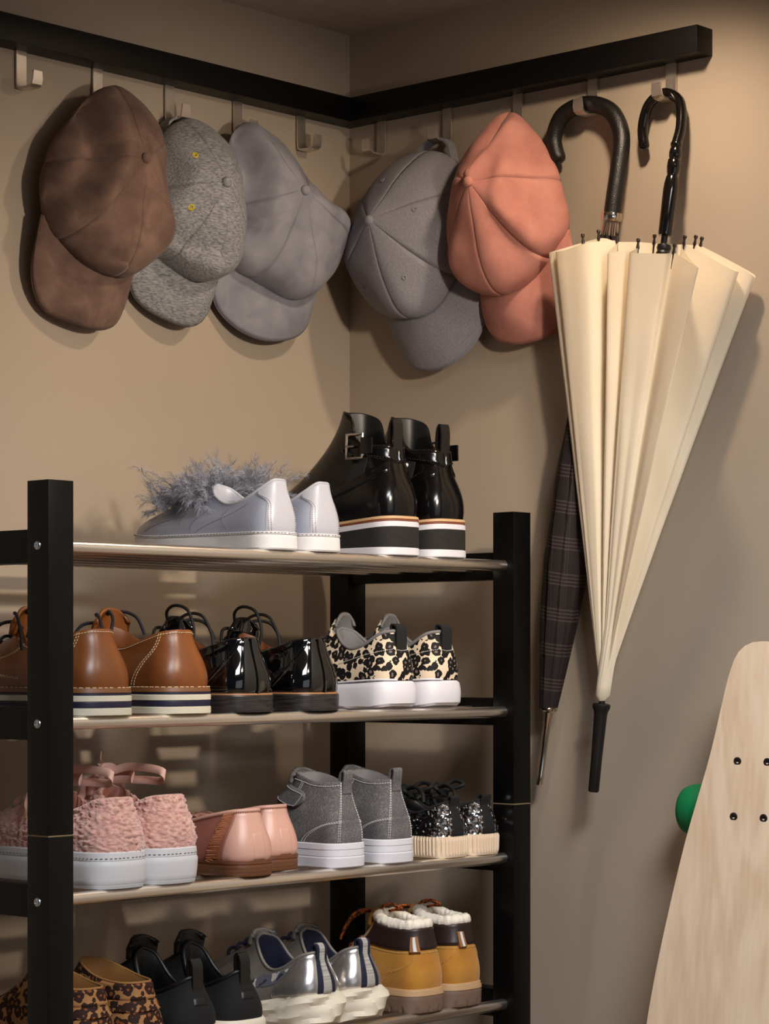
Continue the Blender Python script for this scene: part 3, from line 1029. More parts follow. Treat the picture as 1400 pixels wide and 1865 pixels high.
def pull_tab(sh, mat, w, h, y=None, z=None, th=.0016, lean=0.0, name='pull_tab', down=.02, drop=.012):
    """ribbon loop standing on the heel"""
    T = sh.T[0]
    y0 = T[1] if y is None else y
    z0 = T[2] if z is None else z
    path = [(0, y0 - .002, z0 - down), (0, y0 - .0022, z0 - .004), (0, y0 - .002 + lean * .4, z0 + h * .6), (0, y0 + .002 + lean, z0 + h), (0, y0 + .0065 + lean * .8, z0 + h * .72), (0, y0 + .0065, z0 - drop)]
    Q = cr(path, 26)
    V = []; G = []
    for i in range(26):
        a = Q[max(i - 1, 0)]; b = Q[min(i + 1, 25)]
        d = b - a; d /= np.linalg.norm(d)
        nn = np.array([0, -d[2], d[1]])
        G.append([tuple(Q[i] + np.array([sx * w, 0, 0]) + nn * so * th) for sx, so in ((-1, -.5), (1, -.5), (1, .5), (-1, .5))])
    return sh.mesh(MB().grid(G, wrap=True), name, mat, angle=50)

def const(c): return lambda y: np.full_like(np.asarray(y, float), c)
TZ = [1.11 - .068 + .007, 1.11 - .253 + .007, .74 - .068 + .007, .74 - .253 + .007]     # shelf heights in the rack's own frame
YH = -.460

# ---- shoe materials
def mat_leopard(name, base, rim, core, scale, lo=.26, hi=.44, rough=.7):
    t = NT(name)
    dn = t.noise(scale * .9, 2)
    av = t.n('ShaderNodeVectorMath', operation='MULTIPLY_ADD')
    t.l(dn.outputs[1], av.inputs[0]); av.inputs[1].default_value = (.5 / scale,) * 3
    t.l(t.tc.outputs['Object'], av.inputs[2])
    vo = t.n('ShaderNodeTexVoronoi'); vo.inputs['Scale'].default_value = scale; vo.inputs['Randomness'].default_value = .85
    t.l(av.outputs[0], vo.inputs['Vector'])
    nz = t.noise(scale * 1.6, 2)
    d = t.math('ADD', vo.outputs['Distance'], t.math('MULTIPLY', t.math('SUBTRACT', nz.outputs[0], .5), .5))
    c = t.ramp(d, [(0, core), (lo, rim), (hi, base)], 'CONSTANT')
    t.bump(t.noise(700, 2).outputs[0], .15, .0005)
    return t.set(c, rough, 0, .3)

MWHITE = M('white_rubber', (208, 208, 210), .55)
MCOOLW = M('cool_white_rubber', (214, 214, 222), .5)
MCREAMR = M('cream_rubber', (226, 216, 196), .6)
MGREYL = M('pale_grey_leather', (150, 155, 172), .38, 0, (156, 161, 177), 20, bump=.12, bs=350)
MGREYH = M('white_grey_leather', (176, 178, 188), .36, 0, bump=.08, bs=350)
MGTH = M('dark_grey_thread', (92, 92, 98), .8)
MFEATH = M('grey_feather', (128, 132, 146), .8, 0, (170, 174, 186), 80)
MBLKL = M('black_polished_leather', (9, 8, 9), .17, 0, (12, 11, 11), 14, bump=.05, bs=120, spec=.45)
MBLKM = M('black_matt_leather', (15, 14, 14), .45, 0, bump=.12, bs=420)
MBLKT = M('black_textile', (14, 14, 15), .9, 0, bump=.2, bs=900)
MFOAM = M('black_foam', (22, 20, 20), .85, 0, (30, 27, 26), 260, bump=.25, bs=900)
MTANW = M('tan_welt', (196, 160, 118), .6)
MRUST = M('rust_midsole', (120, 66, 42), .6)
t = NT('tan_burnished_leather')
n = t.noise(11, 4, dist=.5)
MTANL = t.set(t.ramp(n.outputs[0], [(.25, (84, 44, 17)), (.5, (118, 67, 29)), (.78, (148, 88, 42))]), .36, 0, .5)
t.bump(t.noise(90, 3).outputs[0], .12, .0008)
MTANE = M('tan_welt_leather', (116, 74, 42), .5)
MTHR = M('cream_thread', (214, 190, 150), .8)
MNAVY = M('navy_rubber', (26, 26, 52), .5)
MOFFW = M('offwhite_rubber', (206, 200, 180), .55)
MLNAVY = M('navy_lace', (24, 25, 38), .8, bump=.3, bs=1200)
MPAT = M('patent_black', (5, 5, 7), .06, 0, spec=.7, coat=.6)
MPSOLE = M('black_stacked_heel', (28, 26, 27), .35, 0, (52, 48, 48), 40, (1, 1, 14))
MBRONZE = M('bronze_edge', (150, 106, 70), .4)
MBRLIN = M('brown_lining', (112, 62, 26), .5)
MLACEB = M('black_lace', (10, 9, 9), .75)
MLEO1 = mat_leopard('snow_leopard_print', (222, 204, 178), (14, 12, 12), (122, 106, 100), 108, .20, .60)
MLEO2 = mat_leopard('brown_leopard_hair', (158, 112, 68), (44, 22, 16), (132, 72, 34), 100, .24, .58, .8)
MGLIN = M('grey_mesh_lining', (120, 118, 118), .9, bump=.3, bs=800)
t = NT('pink_fleece')
n = t.noise(170, 3)
MFLEECE = t.set(t.ramp(n.outputs[0], [(.3, (196, 142, 130)), (.7, (226, 182, 168))]), .95, 0, .1, sheen=.6)
t.bump(t.noise(900, 3).outputs[0], .5, .001)
MPLACE = M('pink_lace', (222, 178, 162), .7)
MPKL = M('rose_leather', (156, 100, 84), .40, 0, (164, 108, 92), 16, bump=.06, bs=300)
MPKH = M('pale_pink_leather', (206, 160, 144), .40, 0, bump=.05, bs=300)
MPKF = M('suede_fringe', (196, 126, 90), .95)
MSTK = M('stacked_wood_heel', (84, 50, 28), .5, 0, (112, 70, 42), 14, (1, 1, 22))
t = NT('grey_chambray')
n = t.noise(1.0, 2, t.vec((600, 600, 420)))
n2 = t.noise(26, 3)
ff = t.math('ADD', t.math('MULTIPLY', n.outputs[0], .6), t.math('MULTIPLY', n2.outputs[0], .5))
MCHAM = t.set(t.ramp(ff, [(.34, (74, 73, 76)), (.55, (98, 96, 98)), (.76, (134, 130, 128))]), .9, 0, .2)
t.bump(n.outputs[0], .2, .0005)
MWTH = M('white_thread', (206, 204, 204), .8)
MBEIGE = M('beige_rubber', (226, 204, 178), .6)
t = NT('silver_sequin')
gi = t.n('ShaderNodeNewGeometry')
MSEQ = t.set(t.ramp(gi.outputs['Random Per Island'], [(0, (176, 178, 186)), (1, (250, 250, 252))]), .16, 1.0)
t = NT('gunmetal_glitter')
gi = t.n('ShaderNodeNewGeometry')
MGLIT = t.set(t.ramp(gi.outputs['Random Per Island'], [(0, (26, 26, 28)), (.8, (70, 70, 72)), (1, (190, 186, 176))]), .28, .9)
MGLB = M('dark_glitter_base', (22, 22, 24), .5, .3)
MSILV = M('silver_leather', (196, 192, 190), .26, .85, (206, 202, 198), 60, bump=.08, bs=600)
MSILG = M('grey_mesh_side', (128, 122, 116), .6, .2, bump=.3, bs=900)
MNAVYT = M('navy_textile', (22, 25, 50), .85)
t = NT('camouflage_print')
n = t.noise(38, 1, dist=.8)
MCAMO = t.set(t.ramp(n.outputs[0], [(0, (52, 54, 72)), (.44, (98, 98, 108)), (.54, (196, 190, 182)), (.62, (44, 46, 62))], 'CONSTANT'), .5)
MTAPE = M('grey_woven_tape', (150, 146, 140), .85, 0, (186, 182, 176), 1, (1, 1, 420), .4, .6)
MWHEAT = M('wheat_nubuck', (176, 118, 34), .88, 0, (196, 138, 52), 22, bump=.15, bs=800, sheen=.2)
MDKBR = M('dark_brown_leather', (44, 30, 28), .42, 0, bump=.1, bs=400)
MSHERPA = M('white_sherpa', (240, 232, 216), .95, 0, bump=.5, bs=600)
MLUG = M('taupe_lug_rubber', (122, 98, 82), .6)
MWTHT = M('wheat_thread', (214, 170, 96), .8)
MORNG = M('orange_brown_lace', (190, 92, 24), .7, 0, (70, 34, 22), 240, (1, 1, 1), .45, .55)
MRIBW = M('white_woven_tab', (222, 222, 226), .8)
MTABBR = M('tan_woven_tab', (150, 102, 60), .8)

# ---- 1 grey sneakers with feathers
def feathers(sh, n, seed, spots):
    rng = random.Random(seed)
    mb = MB()
    for k in range(n):
        ph = .5 + rng.uniform(-.13, .10)
        v = rng.uniform(.45, 1.0)
        base = Vector(sh.P(ph, v, 0.0))
        nrm = Vector(sh._n(np.array([ph]), np.array([v]))[0])
        d = (nrm + Vector((rng.uniform(-.9, .9), rng.uniform(-.9, .7), rng.uniform(-.1, .9)))).normalized()
        Ln = rng.uniform(.024, .050) * (1.7 if rng.random() < .16 else 1)
        g = Vector((0, 0, -1)) * rng.uniform(.2, 1.0)
        cv = Vector((rng.uniform(-1, 1), rng.uniform(-1, 1), rng.uniform(-.4, .4))) * .45
        pts = []
        p = base.copy(); dd = d.copy()
        steps = 16
        for i in range(steps):
            pts.append(p.copy())
            p += dd * (Ln / steps)
            dd = (dd + (g + cv) * (1.6 / steps)).normalized()
        mb.tube(pts, [.0004 * (1 - .7 * i / steps) for i in range(steps)], 3, cap=False)
        for i in range(2, steps):
            tdir = (pts[i] - pts[i - 1]).normalized()
            sd0 = tdir.orthogonal().normalized()
            for q in range(7):
                a = rng.uniform(0, 2 * PI)
                sd = (Matrix.Rotation(a, 3, tdir) @ sd0)
                bl = rng.uniform(.004, .011)
                b0 = pts[i - 1].lerp(pts[i], rng.random())
                b1 = b0 + sd * bl * .55 + tdir * bl * .35
                b2 = b1 + sd * bl * .30 + tdir * bl * .45 + g * bl * .25
                wv = tdir.cross(sd) * .00021
                mb.add([b0 - wv, b0 + wv, b1 + wv * .8, b1 - wv * .8, b2], [(0, 1, 2, 3), (3, 2, 4)])
    return sh.mesh(mb, 'feather_trim', MFEATH, kind='stuff', angle=180)

def feather_sneaker(x, y, side, label, rot=0):
    sh = Shoe('sneaker', label, x, y, TZ[0], side, .238, .0375, .031,
              [(0, .006, .0800), (.010, .008, .0790), (.020, .020, .0690), (.0255, .042, .0570), (.0265, .066, .0535), (.0235, .088, .0620), (.015, .104, .0745), (0, .110, .0790)],
              const(.0185), [(0, .026), (.25, .022), (.5, .018)], [(0, .004), (.25, .002), (.5, .003)], [(0, .0), (.25, .004), (.5, .060)], [(0, .018), (.25, .014), (.5, .024)],
              'grey feathered sneakers', spring=.006, rot=rot)
    sh.upper(MGREYL); sh.lining(MGREYH); sh.binding(MGREYH, .0018)
    sh.slab('sole', MWHITE, 0.0, .0185, .0030, .0022, bev=.0016)
    sh.slab('foxing_edge', MWHITE, .0175, .0205, .0030, .0026, bev=.0006)
    sh.solestitch(MGTH, .0190, .0034, .003, .002, .00035)
    # heel counter with a scalloped lower edge
    def edge(t): return .045 + .012 * t + .062 * smooth01((t - .5) / .5)
    ct = sh.patch('heel_counter', MGREYH, lambda a, b: ((2 * a - 1) * edge(b), .02 + .97 * b), .0011, 40, 24)
    sh.stitch(MGTH, [[(sg * (edge(t) - d), .02 + .95 * t) for t in np.linspace(0, 1, 9)] for sg in (-1, 1) for d in (.006, .012)], .0013, .0012, .00035, .0014, parent=ct)
    sh.stitch(MGTH, [[(.14, .75), (.19, .40), (.24, .05)], [(.25, .85), (.20, .45), (.15, .08)], [(.33, .8), (.28, .4), (.25, .05)], [(.35, .5), (.40, .1)], [(.3, .25), (.36, .62)]], .0013, .0013, .00032, .0003)
    feathers(sh, 150, int(-x * 1000), None)
    return sh
feather_sneaker(-.599, YH, 1, 'pale grey sneaker with feather tuft, farther from the black boots')
feather_sneaker(-.527, YH, -1, 'pale grey sneaker with feather tuft, right next to the black boots')

# ---- 2 black platform ankle boots
def platform_boot(x, y, side, label, rot=0):
    zs = lambda q: .0455 - .018 * np.clip(q, 0, 1)
    sh = Shoe('ankle_boot', label, x, y, TZ[0], side, .245, .0385, .0335,
              [(0, .016, .134), (.012, .018, .1338), (.022, .030, .1325), (.027, .046, .134), (.0275, .058, .146), (.0265, .066, .168), (.0190, .086, .1770), (0, .096, .1775)],
              zs, [(0, .040), (.25, .030), (.5, .030)], [(0, .009), (.25, .004), (.5, .003)], [(0, .0), (.25, .003), (.42, .020), (.5, .016)], [(0, .036), (.25, .040), (.5, .085)],
              'black platform ankle boots', spring=.012, rot=rot, cat='boot')
    sh.upper(MBLKL, rows=30); sh.lining(MBLKM)
    f = lambda a, b: (lambda q: zs(q) * 1.0 - a)
    sh.slab('outsole', MCOOLW, 0.0, .0095, .0040, .0040)
    sh.slab('platform', MFOAM, .0095, lambda q: zs(q) - .0115, .0035, .0035, bev=.0002)
    sh.slab('midsole', MCOOLW, lambda q: zs(q) - .0115, lambda q: zs(q) - .0045, .0036, .0036)
    sh.slab('rand', MRUST, lambda q: zs(q) - .0045, lambda q: zs(q) - .0018, .0030, .0030, bev=.0003)
    sh.slab('welt', MTANW, lambda q: zs(q) - .0018, lambda q: zs(q) + .0018, .0036, .0030, bev=.0008)
    # smooth leather collar band along the topline front, seams
    sh.patch('elastic_panel', MBLKT, lambda a, b: (.135 + .07 * a, .52 + .46 * b), .0010)
    sh.patch('elastic_panel', MBLKT, lambda a, b: (-.135 - .07 * a, .52 + .46 * b), .0010)
    def band(name, ph0, ph1, z0, z1, hw, off, mat=MBLKL, n=40):
        def fn(a, b):
            ph = ph0 + (ph1 - ph0) * a
            z = z0 + (z1 - z0) * a
            va = sh.vz(ph, z - hw); vb = sh.vz(ph, z + hw)
            return ph, va + (vb - va) * b
        return sh.patch(name, mat, fn, off, n, 8)
    ou = 1 if side > 0 else -1
    st = band('ankle_strap', .30, 0.0, .137, .121, .0105, .0036)
    band('ankle_strap', -.30, -0.0, .137, .121, .0105, .0036)
    band('cross_strap', .04, .30, .110, .060, .0085, .0018)
    band('cross_strap', -.04, -.30, .110, .060, .0085, .0018)
    if side < 0:
        sh.patch('size_label', MRIBW, lambda a, b: (.168 + .016 * a, .80 + .045 * b), .0044, 5, 5)
    # brogue holes along the strap
    mbh = MB()
    for sg in (-1, 1):
        for k in range(14):
            ph = sg * (.02 + .15 * k / 13)
            for dz in (-.007, .007):
                z = .121 + (.137 - .121) * abs(ph) / .30 + dz
                p = sh.P(ph, sh.vz(ph, z), .0038)
                nn = Vector(sh._n(np.array([ph]), np.array([sh.vz(ph, z)]))[0])
                m4 = Matrix.Translation(Vector(p)) @ nn.to_track_quat('Z', 'Y').to_matrix().to_4x4()
                mbh.lathe([(.0007, -.0004), (.0007, .0002)], 6, m4)
    sh.mesh(mbh, 'punched_holes', MFOAM, kind='stuff')
    # buckle on the outer side
    ph = ou * .20
    c = Vector(sh.P(ph, sh.vz(ph, .132), .0046)); nn = Vector(sh._n(np.array([ph]), np.array([sh.vz(ph, .132)]))[0])
    tx = (Vector(sh.P(ph + .02 * ou, sh.vz(ph + .02 * ou, .130), 0)) - Vector(sh.P(ph - .02 * ou, sh.vz(ph - .02 * ou, .127), 0))).normalized()
    tx = (tx - nn * tx.dot(nn)).normalized()
    ty = Vector((0, 0, 1)); ty = (ty - nn * ty.dot(nn)).normalized(); tx = ty.cross(nn) * (1 if ty.cross(nn).dot(tx) > 0 else -1)
    fr = [c + tx * (sx * .0125) + ty * (sy * .0145) + nn * .002 for sx, sy in ((-1, -1), (-.2, -1), (1, -1), (1, 0), (1, 1), (-.2, 1), (-1, 1), (-1, 0))]
    bk = sh.mesh(MB().tube(fr, .0021, 8, closed=True), 'buckle', MSILVER)
    sh.mesh(MB().tube([c - tx * .001 + nn * .0036, c + tx * .0125 + nn * .004], .0014, 8), 'buckle_prong', MSILVER, parent=bk)
    # strap end that sticks out behind the buckle
    e0 = c - tx * .012 + nn * .003; e1 = c - tx * .030 + nn * .006
    sh.mesh(MB().box((-.009, -.0011, -.010), (.009, .0011, .010), .0006), 'strap_end', MBLKL).matrix_local = Matrix.Translation(e0.lerp(e1, .5)) @ Matrix((( tx.x, nn.x, ty.x), (tx.y, nn.y, ty.y), (tx.z, nn.z, ty.z))).to_4x4()
    pull_tab(sh, MBLKM, .0080, .030, th=.0022, lean=-.003, down=.010)
    sh.stitch(MBLKM, [[(.21, .99), (.205, .6), (.22, .3), (.16, .02)], [(-.21, .99), (-.205, .6), (-.22, .3), (-.16, .02)]], .002, .001, .0006, .0004)
    return sh
platform_boot(-.391, YH, 1, 'black platform ankle boot with silver buckle towards the grey sneakers')
platform_boot(-.304, YH, -1, 'black platform ankle boot nearest the right rack post')

# ---- bow of round laces on top of the throat
def bow(sh, mat, r, loops, ends=(), name='lace_bow'):
    t = Vector(sh.T[NT_ // 2])
    for pts in loops:
        sh.tube(name, mat, [t + Vector(p) for p in pts], r, 8, smoothn=36)

# ---- 3 tan leather lace-ups
def tan_shoe(x, y, side, label, rot=0):
    sh = Shoe('lace_up_shoe', label, x, y, TZ[1], side, .285, .0485, .0385,
              [(0, .013, .0920), (.012, .0145, .0918), (.024, .026, .0890), (.0295, .050, .0810), (.0305, .078, .0735), (.0270, .105, .0770), (.016, .128, .0920), (0, .136, .0980)],
              const(.0285), [(0, .026), (.25, .022), (.5, .020)], [(0, .006), (.25, .003), (.5, .003)], [(0, .001), (.25, .004), (.5, .060)], [(0, .020), (.25, .016), (.5, .034)],
              'tan leather lace-up shoes', spring=.010, rot=rot)
    sh.upper(MTANL); sh.lining(MBRLIN)
    sh.slab('outsole', MOFFW, 0, .0085, .0045, .0045)
    sh.slab('stripe', MNAVY, .0085, .0148, .0042, .0042, bev=.0002)
    sh.slab('midsole', MOFFW, .0148, .0215, .0045, .0045)
    sh.slab('edge_line', MNAVY, .0215, .0240, .0036, .0036, bev=.0002)
    sh.slab('welt', MTANE, .0240, .0300, .0046, .0030, bev=.0012)
    sh.solestitch(MTHR, .0296, .0030, .0045, .0026, .0006)
    T = []
    for sg in (-1, 1):
        for d in (0, .008):
            T.append([(sg * (.085 + d), .985), (sg * (.088 + d), .7), (sg * (.105 + d), .4), (sg * (.118 + d), .02)])
    T.append([(p, .955) for p in np.linspace(-.42, .42, 30)])
    for sg in (-1, 1):
        for d in (0, .006):
            T.append([(sg * (.36 + d), .97), (sg * (.35 + d), .75), (sg * (.365 + d), .60), (sg * (.40 + d), .50)])
            T.append([(sg * (.20), .16 + d * 3), (sg * .28, .30 + d * 3), (sg * .345, .52 + d * 3), (sg * .42, .50 + d * 3), (sg * .5, .46 + d * 3)])
    sh.stitch(MTHR, T, .0024, .0012, .00048, .0005)
    sh.tongue(MTANL, .026, .020, .25)
    sh.laces(MLNAVY, 4, .05, .0018, .004, .98, .72)
    bow(sh, MLNAVY, .0019, [[(-.004, .006, .006), (-.020, .0, .012), (-.032, -.018, .010), (-.037, -.030, -.006), (-.038, -.034, -.028)],
                            [(.002, .006, .008), (-.010, -.010, .016), (-.018, -.026, .006), (-.030, -.034, -.014)],
                            [(0, .008, .006), (.014, -.002, .016), (.024, -.018, .010), (.030, -.026, -.010)],
                            [(-.004, .01, .004), (-.026, .018, .000), (-.040, .022, -.022), (-.050, .030, -.060)],
                            [(.003, .008, .006), (.016, .010, .010), (.008, .016, .010), (-.003, .010, .006)]])
    return sh
tan_shoe(-.860, YH, 1, 'tan leather lace-up beside the left rack post, striped sole')
tan_shoe(-.743, YH, -1, 'tan leather lace-up next to the black patent shoes, striped sole')

# ---- 4 black patent lace-ups
def patent_shoe(x, y, side, label, rot=0):
    sh = Shoe('lace_up_shoe', label, x, y, TZ[1], side, .280, .0455, .0375,
              [(0, .010, .0840), (.012, .0115, .0838), (.024, .024, .0815), (.0300, .050, .0740), (.0305, .078, .0690), (.0270, .105, .0720), (.016, .128, .0860), (0, .136, .0920)],
              const(.0205), [(0, .024), (.25, .022), (.5, .020)], [(0, .006), (.25, .003), (.5, .003)], [(0, .0), (.25, .004), (.5, .060)], [(0, .020), (.25, .016), (.5, .034)],
              'black patent lace-up shoes', spring=.008, rot=rot)
    sh.upper(MPAT); sh.lining(MBRLIN)
    sh.slab('heel_block', MPSOLE, 0, .0195, .0030, .0034, ycut=.30, bev=.0006)
    sh.slab('outsole', MPSOLE, .0125, .0195, .0034, .0034, bev=.0006)
    sh.slab('welt', MBRONZE, .0195, .0215, .0032, .0022, bev=.0005)
    sh.patch('heel_counter', MPAT, lambda a, b: ((2 * a - 1) * (.130 - .085 * b ** .7), .01 + .97 * b), .0010, 40, 22)
    sh.line('back_seam', MPAT, [(0.0, .02), (0, .5), (0, .99)], .0022, .0010)
    sh.stitch(MBLKM, [[(sg * (.138 - .085 * b ** .7), .02 + .95 * b) for b in np.linspace(0, 1, 8)] for sg in (-1, 1)], .002, .001, .0005, .0008)
    sh.tongue(MPAT, .024, .018, .25)
    sh.laces(MLACEB, 4, .05, .0018, .004, .98, .72)
    bow(sh, MLACEB, .0019, [[(-.004, .004, .004), (-.018, -.006, .022), (-.024, -.026, .030), (-.022, -.046, .024), (-.020, -.054, .002), (-.022, -.052, -.016)],
                            [(.004, .006, .006), (.022, -.002, .014), (.034, -.016, .010), (.040, -.026, -.008)],
                            [(0, .008, .006), (.006, -.014, .020), (.012, -.034, .018), (.016, -.046, -.004), (.014, -.050, -.020)],
                            [(-.006, .004, .004), (-.022, .008, .004), (-.030, .004, -.008), (-.034, -.004, -.024)]])
    return sh
patent_shoe(-.643, YH, 1, 'black patent lace-up next to the tan shoes')
patent_shoe(-.534, YH, -1, 'black patent lace-up next to the snow leopard sneakers')

# ---- 5 snow leopard sneakers
def leo_sneaker(x, y, side, label, rot=0):
    zs = lambda q: .034 - .010 * np.clip(q, 0, 1)
    sh = Shoe('sneaker', label, x, y, TZ[1], side, .215, .0370, .0315,
              [(0, .004, .0930), (.011, .006, .0935), (.021, .018, .0900), (.0255, .040, .0770), (.0260, .060, .0725), (.0235, .078, .0790), (.016, .094, .0930), (0, .101, .0980)],
              zs, [(0, .022), (.25, .020), (.5, .018)], [(0, .005), (.25, .002), (.5, .003)], [(0, .0), (.25, .003), (.5, .050)], [(0, .020), (.25, .014), (.5, .030)],
              'snow leopard print sneakers', spring=.008, rot=rot)
    sh.upper(MLEO1); sh.lining(MGLIN); sh.binding(MGLIN, .0022)
    grooves = lambda ph, t: -.0012 * (np.abs(np.sin(t * 3 * PI)) < .35) * 1.0 + 0 * ph
    sh.slab('outsole', MCOOLW, lambda q: .004 * np.clip((.10 - q) / .10, 0, 1), lambda q: zs(q) + .001, .0032, .0018, ribs=grooves, bulge=.0022, bev=.002)
    for k, q in enumerate((.25, .31, .37)):
        sh.slab('sole_block', MCOOLW, .004, .017, .0046, .0046, yfrom=.40 + .10 * k, ycut=.48 + .10 * k, bev=.0012, cols=160)
    sh.line('sole_groove', MCOOLW, [(.02, .02), (.08, .03), (.2, .02)], .0012, .001)
    pull_tab(sh, MBLKT, .0090, .0085, th=.0022, lean=.001, down=.026)
    sh.stitch(MWTH, [[(-.035, .62), (0, .60), (.035, .62)], [(.04, .62), (.10, .58), (.18, .60), (.24, .52)]], .0016, .0010, .0004, .0012)
    sh.tongue(MLEO1, .020, .012, .3)
    sh.tongue(MGLIN, .017, .018, .55, name='tongue_lining')
    sh.laces(MGLIN, 4, .045, .0022, .004, .98, .72)
    return sh
leo_sneaker(-.397, YH, 1, 'snow leopard print sneaker next to the black patent shoes')
leo_sneaker(-.314, YH, -1, 'snow leopard print sneaker nearest the right rack post')

# ---- 6 pink fleece sneakers
def fleece_sneaker(x, y, side, label, rot=0):
    sh = Shoe('sneaker', label, x, y, TZ[2], side, .255, .0410, .0365,
              [(0, .008, .0960), (.013, .010, .0958), (.025, .022, .0935), (.0300, .046, .0840), (.0305, .070, .0790), (.027, .094, .0850), (.016, .112, .0990), (0, .120, .1040)],
              const(.0385), [(0, .022), (.25, .020), (.5, .018)], [(0, .006), (.25, .003), (.5, .003)], [(0, .002), (.25, .004), (.5, .056)], [(0, .016), (.25, .012), (.5, .026)],
              'pink fleece sneakers', spring=.006, rot=rot)
    sd = side * 3.7
    def disp(p, v):
        q = Vector((p[0] * 150 + sd, p[1] * 150, p[2] * 150))
        a = mnoise.noise(q); b = mnoise.noise(q * 2.3)
        return .0042 * abs(a) + .0030 * abs(b) - .0012 + (.0006 if v > .9 else 0)
    sh.upper(MFLEECE, 300, 84, disp, .004); sh.lining(MPKL)
    sh.slab('outsole', M('grey_outsole', (190, 192, 194), .6) if 'grey_outsole' not in bpy.data.materials else bpy.data.materials['grey_outsole'], 0, .004, .0010, .0020, bev=.001)
    sh.slab('sole', MWHITE, .003, .0300, .0022, .0046, bev=.0016, bulge=.0006)
    sh.slab('foxing', MWHITE, .0296, .0395, .0036, .0030, bev=.0012)
    sh.solestitch(MGTH, .0330, .0042, .003, .0024, .00035)
    sh.tongue(MPLACE, .024, .024, .25, thick=.006)
    for k in range(4):
        v = .97 - .085 * k
        a = sh.P(.455, v, .003); b = sh.P(.545, v, .003); m = sh.P(.5, v, .008)
        sh.tube('lace', MPLACE, [a, sh.P(.477, v, .007), m, sh.P(.523, v, .007), b], .0042, 8, smoothn=16, flat=(.3, 1), up=(0, .3, 1))
    t = Vector(sh.T[NT_ // 2])
    def fl(name, pts, r=.0046): sh.tube(name, MPLACE, [t + Vector(p) for p in pts], r, 8, smoothn=40, flat=(1, .25), up=(.2, .1, 1))
    fl('lace_loop', [(-.002, .004, .010), (-.012, -.004, .026), (-.022, -.016, .034), (-.030, -.024, .026), (-.026, -.020, .010), (-.008, -.004, .006)])
    fl('lace_loop', [(.002, .002, .012), (.010, -.022, .020), (.014, -.050, .020), (.014, -.078, .016), (.020, -.070, .006), (.018, -.040, .006), (.006, -.004, .006)])
    fl('lace_end', [(-.002, .004, .012), (-.022, .006, .002), (-.036, .004, -.020), (-.042, -.002, -.034)])
    fl('lace_end', [(.004, .004, .010), (.016, -.016, .012), (.010, -.034, .012), (-.006, -.050, .008)])
    sh.tube('lace_knot', MPLACE, [t + Vector(p) for p in ((-.009, .004, .010), (0, -.004, .014), (.009, .004, .010))], .005, 8)
    return sh
fleece_sneaker(-.838, YH, 1, 'pink fleece sneaker partly behind the left rack post')
fleece_sneaker(-.762, YH, -1, 'pink fleece sneaker next to the rose loafers')

# ---- 7 rose loafers
def loafer(x, y, side, label, rot=0):
    zs = lambda q: .0175 - .006 * np.clip((q - .30) / .2, 0, 1)
    sh = Shoe('loafer', label, x, y, TZ[2], side, .235, .0370, .0310,
              [(0, .010, .0740), (.011, .0115, .0738), (.021, .022, .0725), (.0280, .050, .0670), (.0300, .085, .0590), (.0280, .115, .0540), (.018, .138, .0560), (0, .146, .0590)],
              zs, [(0, .022), (.25, .018), (.5, .016)], [(0, .006), (.25, .003), (.5, .003)], [(0, .0), (.25, .002), (.5, .045)], [(0, .016), (.25, .012), (.5, .012)],
              'rose leather loafers', spring=.005, rot=rot)
    sh.upper(MPKL); sh.lining(MPKL); sh.binding(MPKH, .0024)
    sh.slab('heel_block', MSTK, 0, .0125, .0020, .0024, ycut=.36, bev=.0004)
    sh.slab('heel_layer', MRUST, .0125, .0138, .0018, .0018, ycut=.36, bev=.0001)
    sh.slab('outsole', MSTK, lambda q: .0138 - .0088 * np.clip((q - .32) / .1, 0, 1), lambda q: zs(q) + .0006, .0028, .0026, bev=.0006)
    e = lambda b: .092 - .026 * b
    sh.patch('heel_counter', MPKH, lambda a, b: ((2 * a - 1) * e(b), .01 + .955 * b), .0011, 40, 20)
    sh.stitch(MRUST, [[(sg * (e(b) - .006), .02 + .93 * b) for b in np.linspace(0, 1, 6)] for sg in (-1, 1)] + [[(p, .955) for p in np.linspace(-.40, .40, 24)]], .0015, .0011, .00035, .0014)
    sh.patch('back_stay', MPKH, lambda a, b: ((2 * a - 1) * (.018), .01 + .52 * b), .0022, 14, 14)
    rng = random.Random(int(-x * 999))
    for sg in (-1, 1):
        mb = MB()
        Q = []
        for b in np.linspace(-.02, 1.0, 90):
            for kk in range(2):
                ph = sg * (e(b) + .004); v = max(0, min(.97, .02 + .94 * b))
                p0 = sh.P(ph, v, .0012); p1 = sh.P(ph + sg * (.030 + .006 * rng.random()), max(v + rng.uniform(-.03, .01), 0.0), .0018 + .0016 * rng.random())
                p0 = p0 + np.array([0, 0, -.004 * (b < 0.02)])
                mb.tube([tuple(p0), tuple((p0 + p1) / 2 + np.array([0, 0, rng.uniform(-.0005, .0005)])), tuple(p1)], .0005, 3, cap=False)
        sh.mesh(mb, 'suede_fringe', MPKF, kind='stuff', angle=180)
    # scalloped vamp edge
    pts = [sh.T[NT_ // 2 + k] + np.array([0, .0, .003 * abs(math.sin(k * .11)) + .001]) for k in range(-70, 71, 2)]
    sh.tube('scalloped_edge', MPKH, pts, .0012, 6, smoothn=0)
    return sh
loafer(-.640, YH, 1, 'rose leather loafer in front, next to the pink fleece sneakers', .0)
loafer(-.567, YH + .030, -1, 'rose leather loafer set slightly back, next to the grey high-tops', .0)

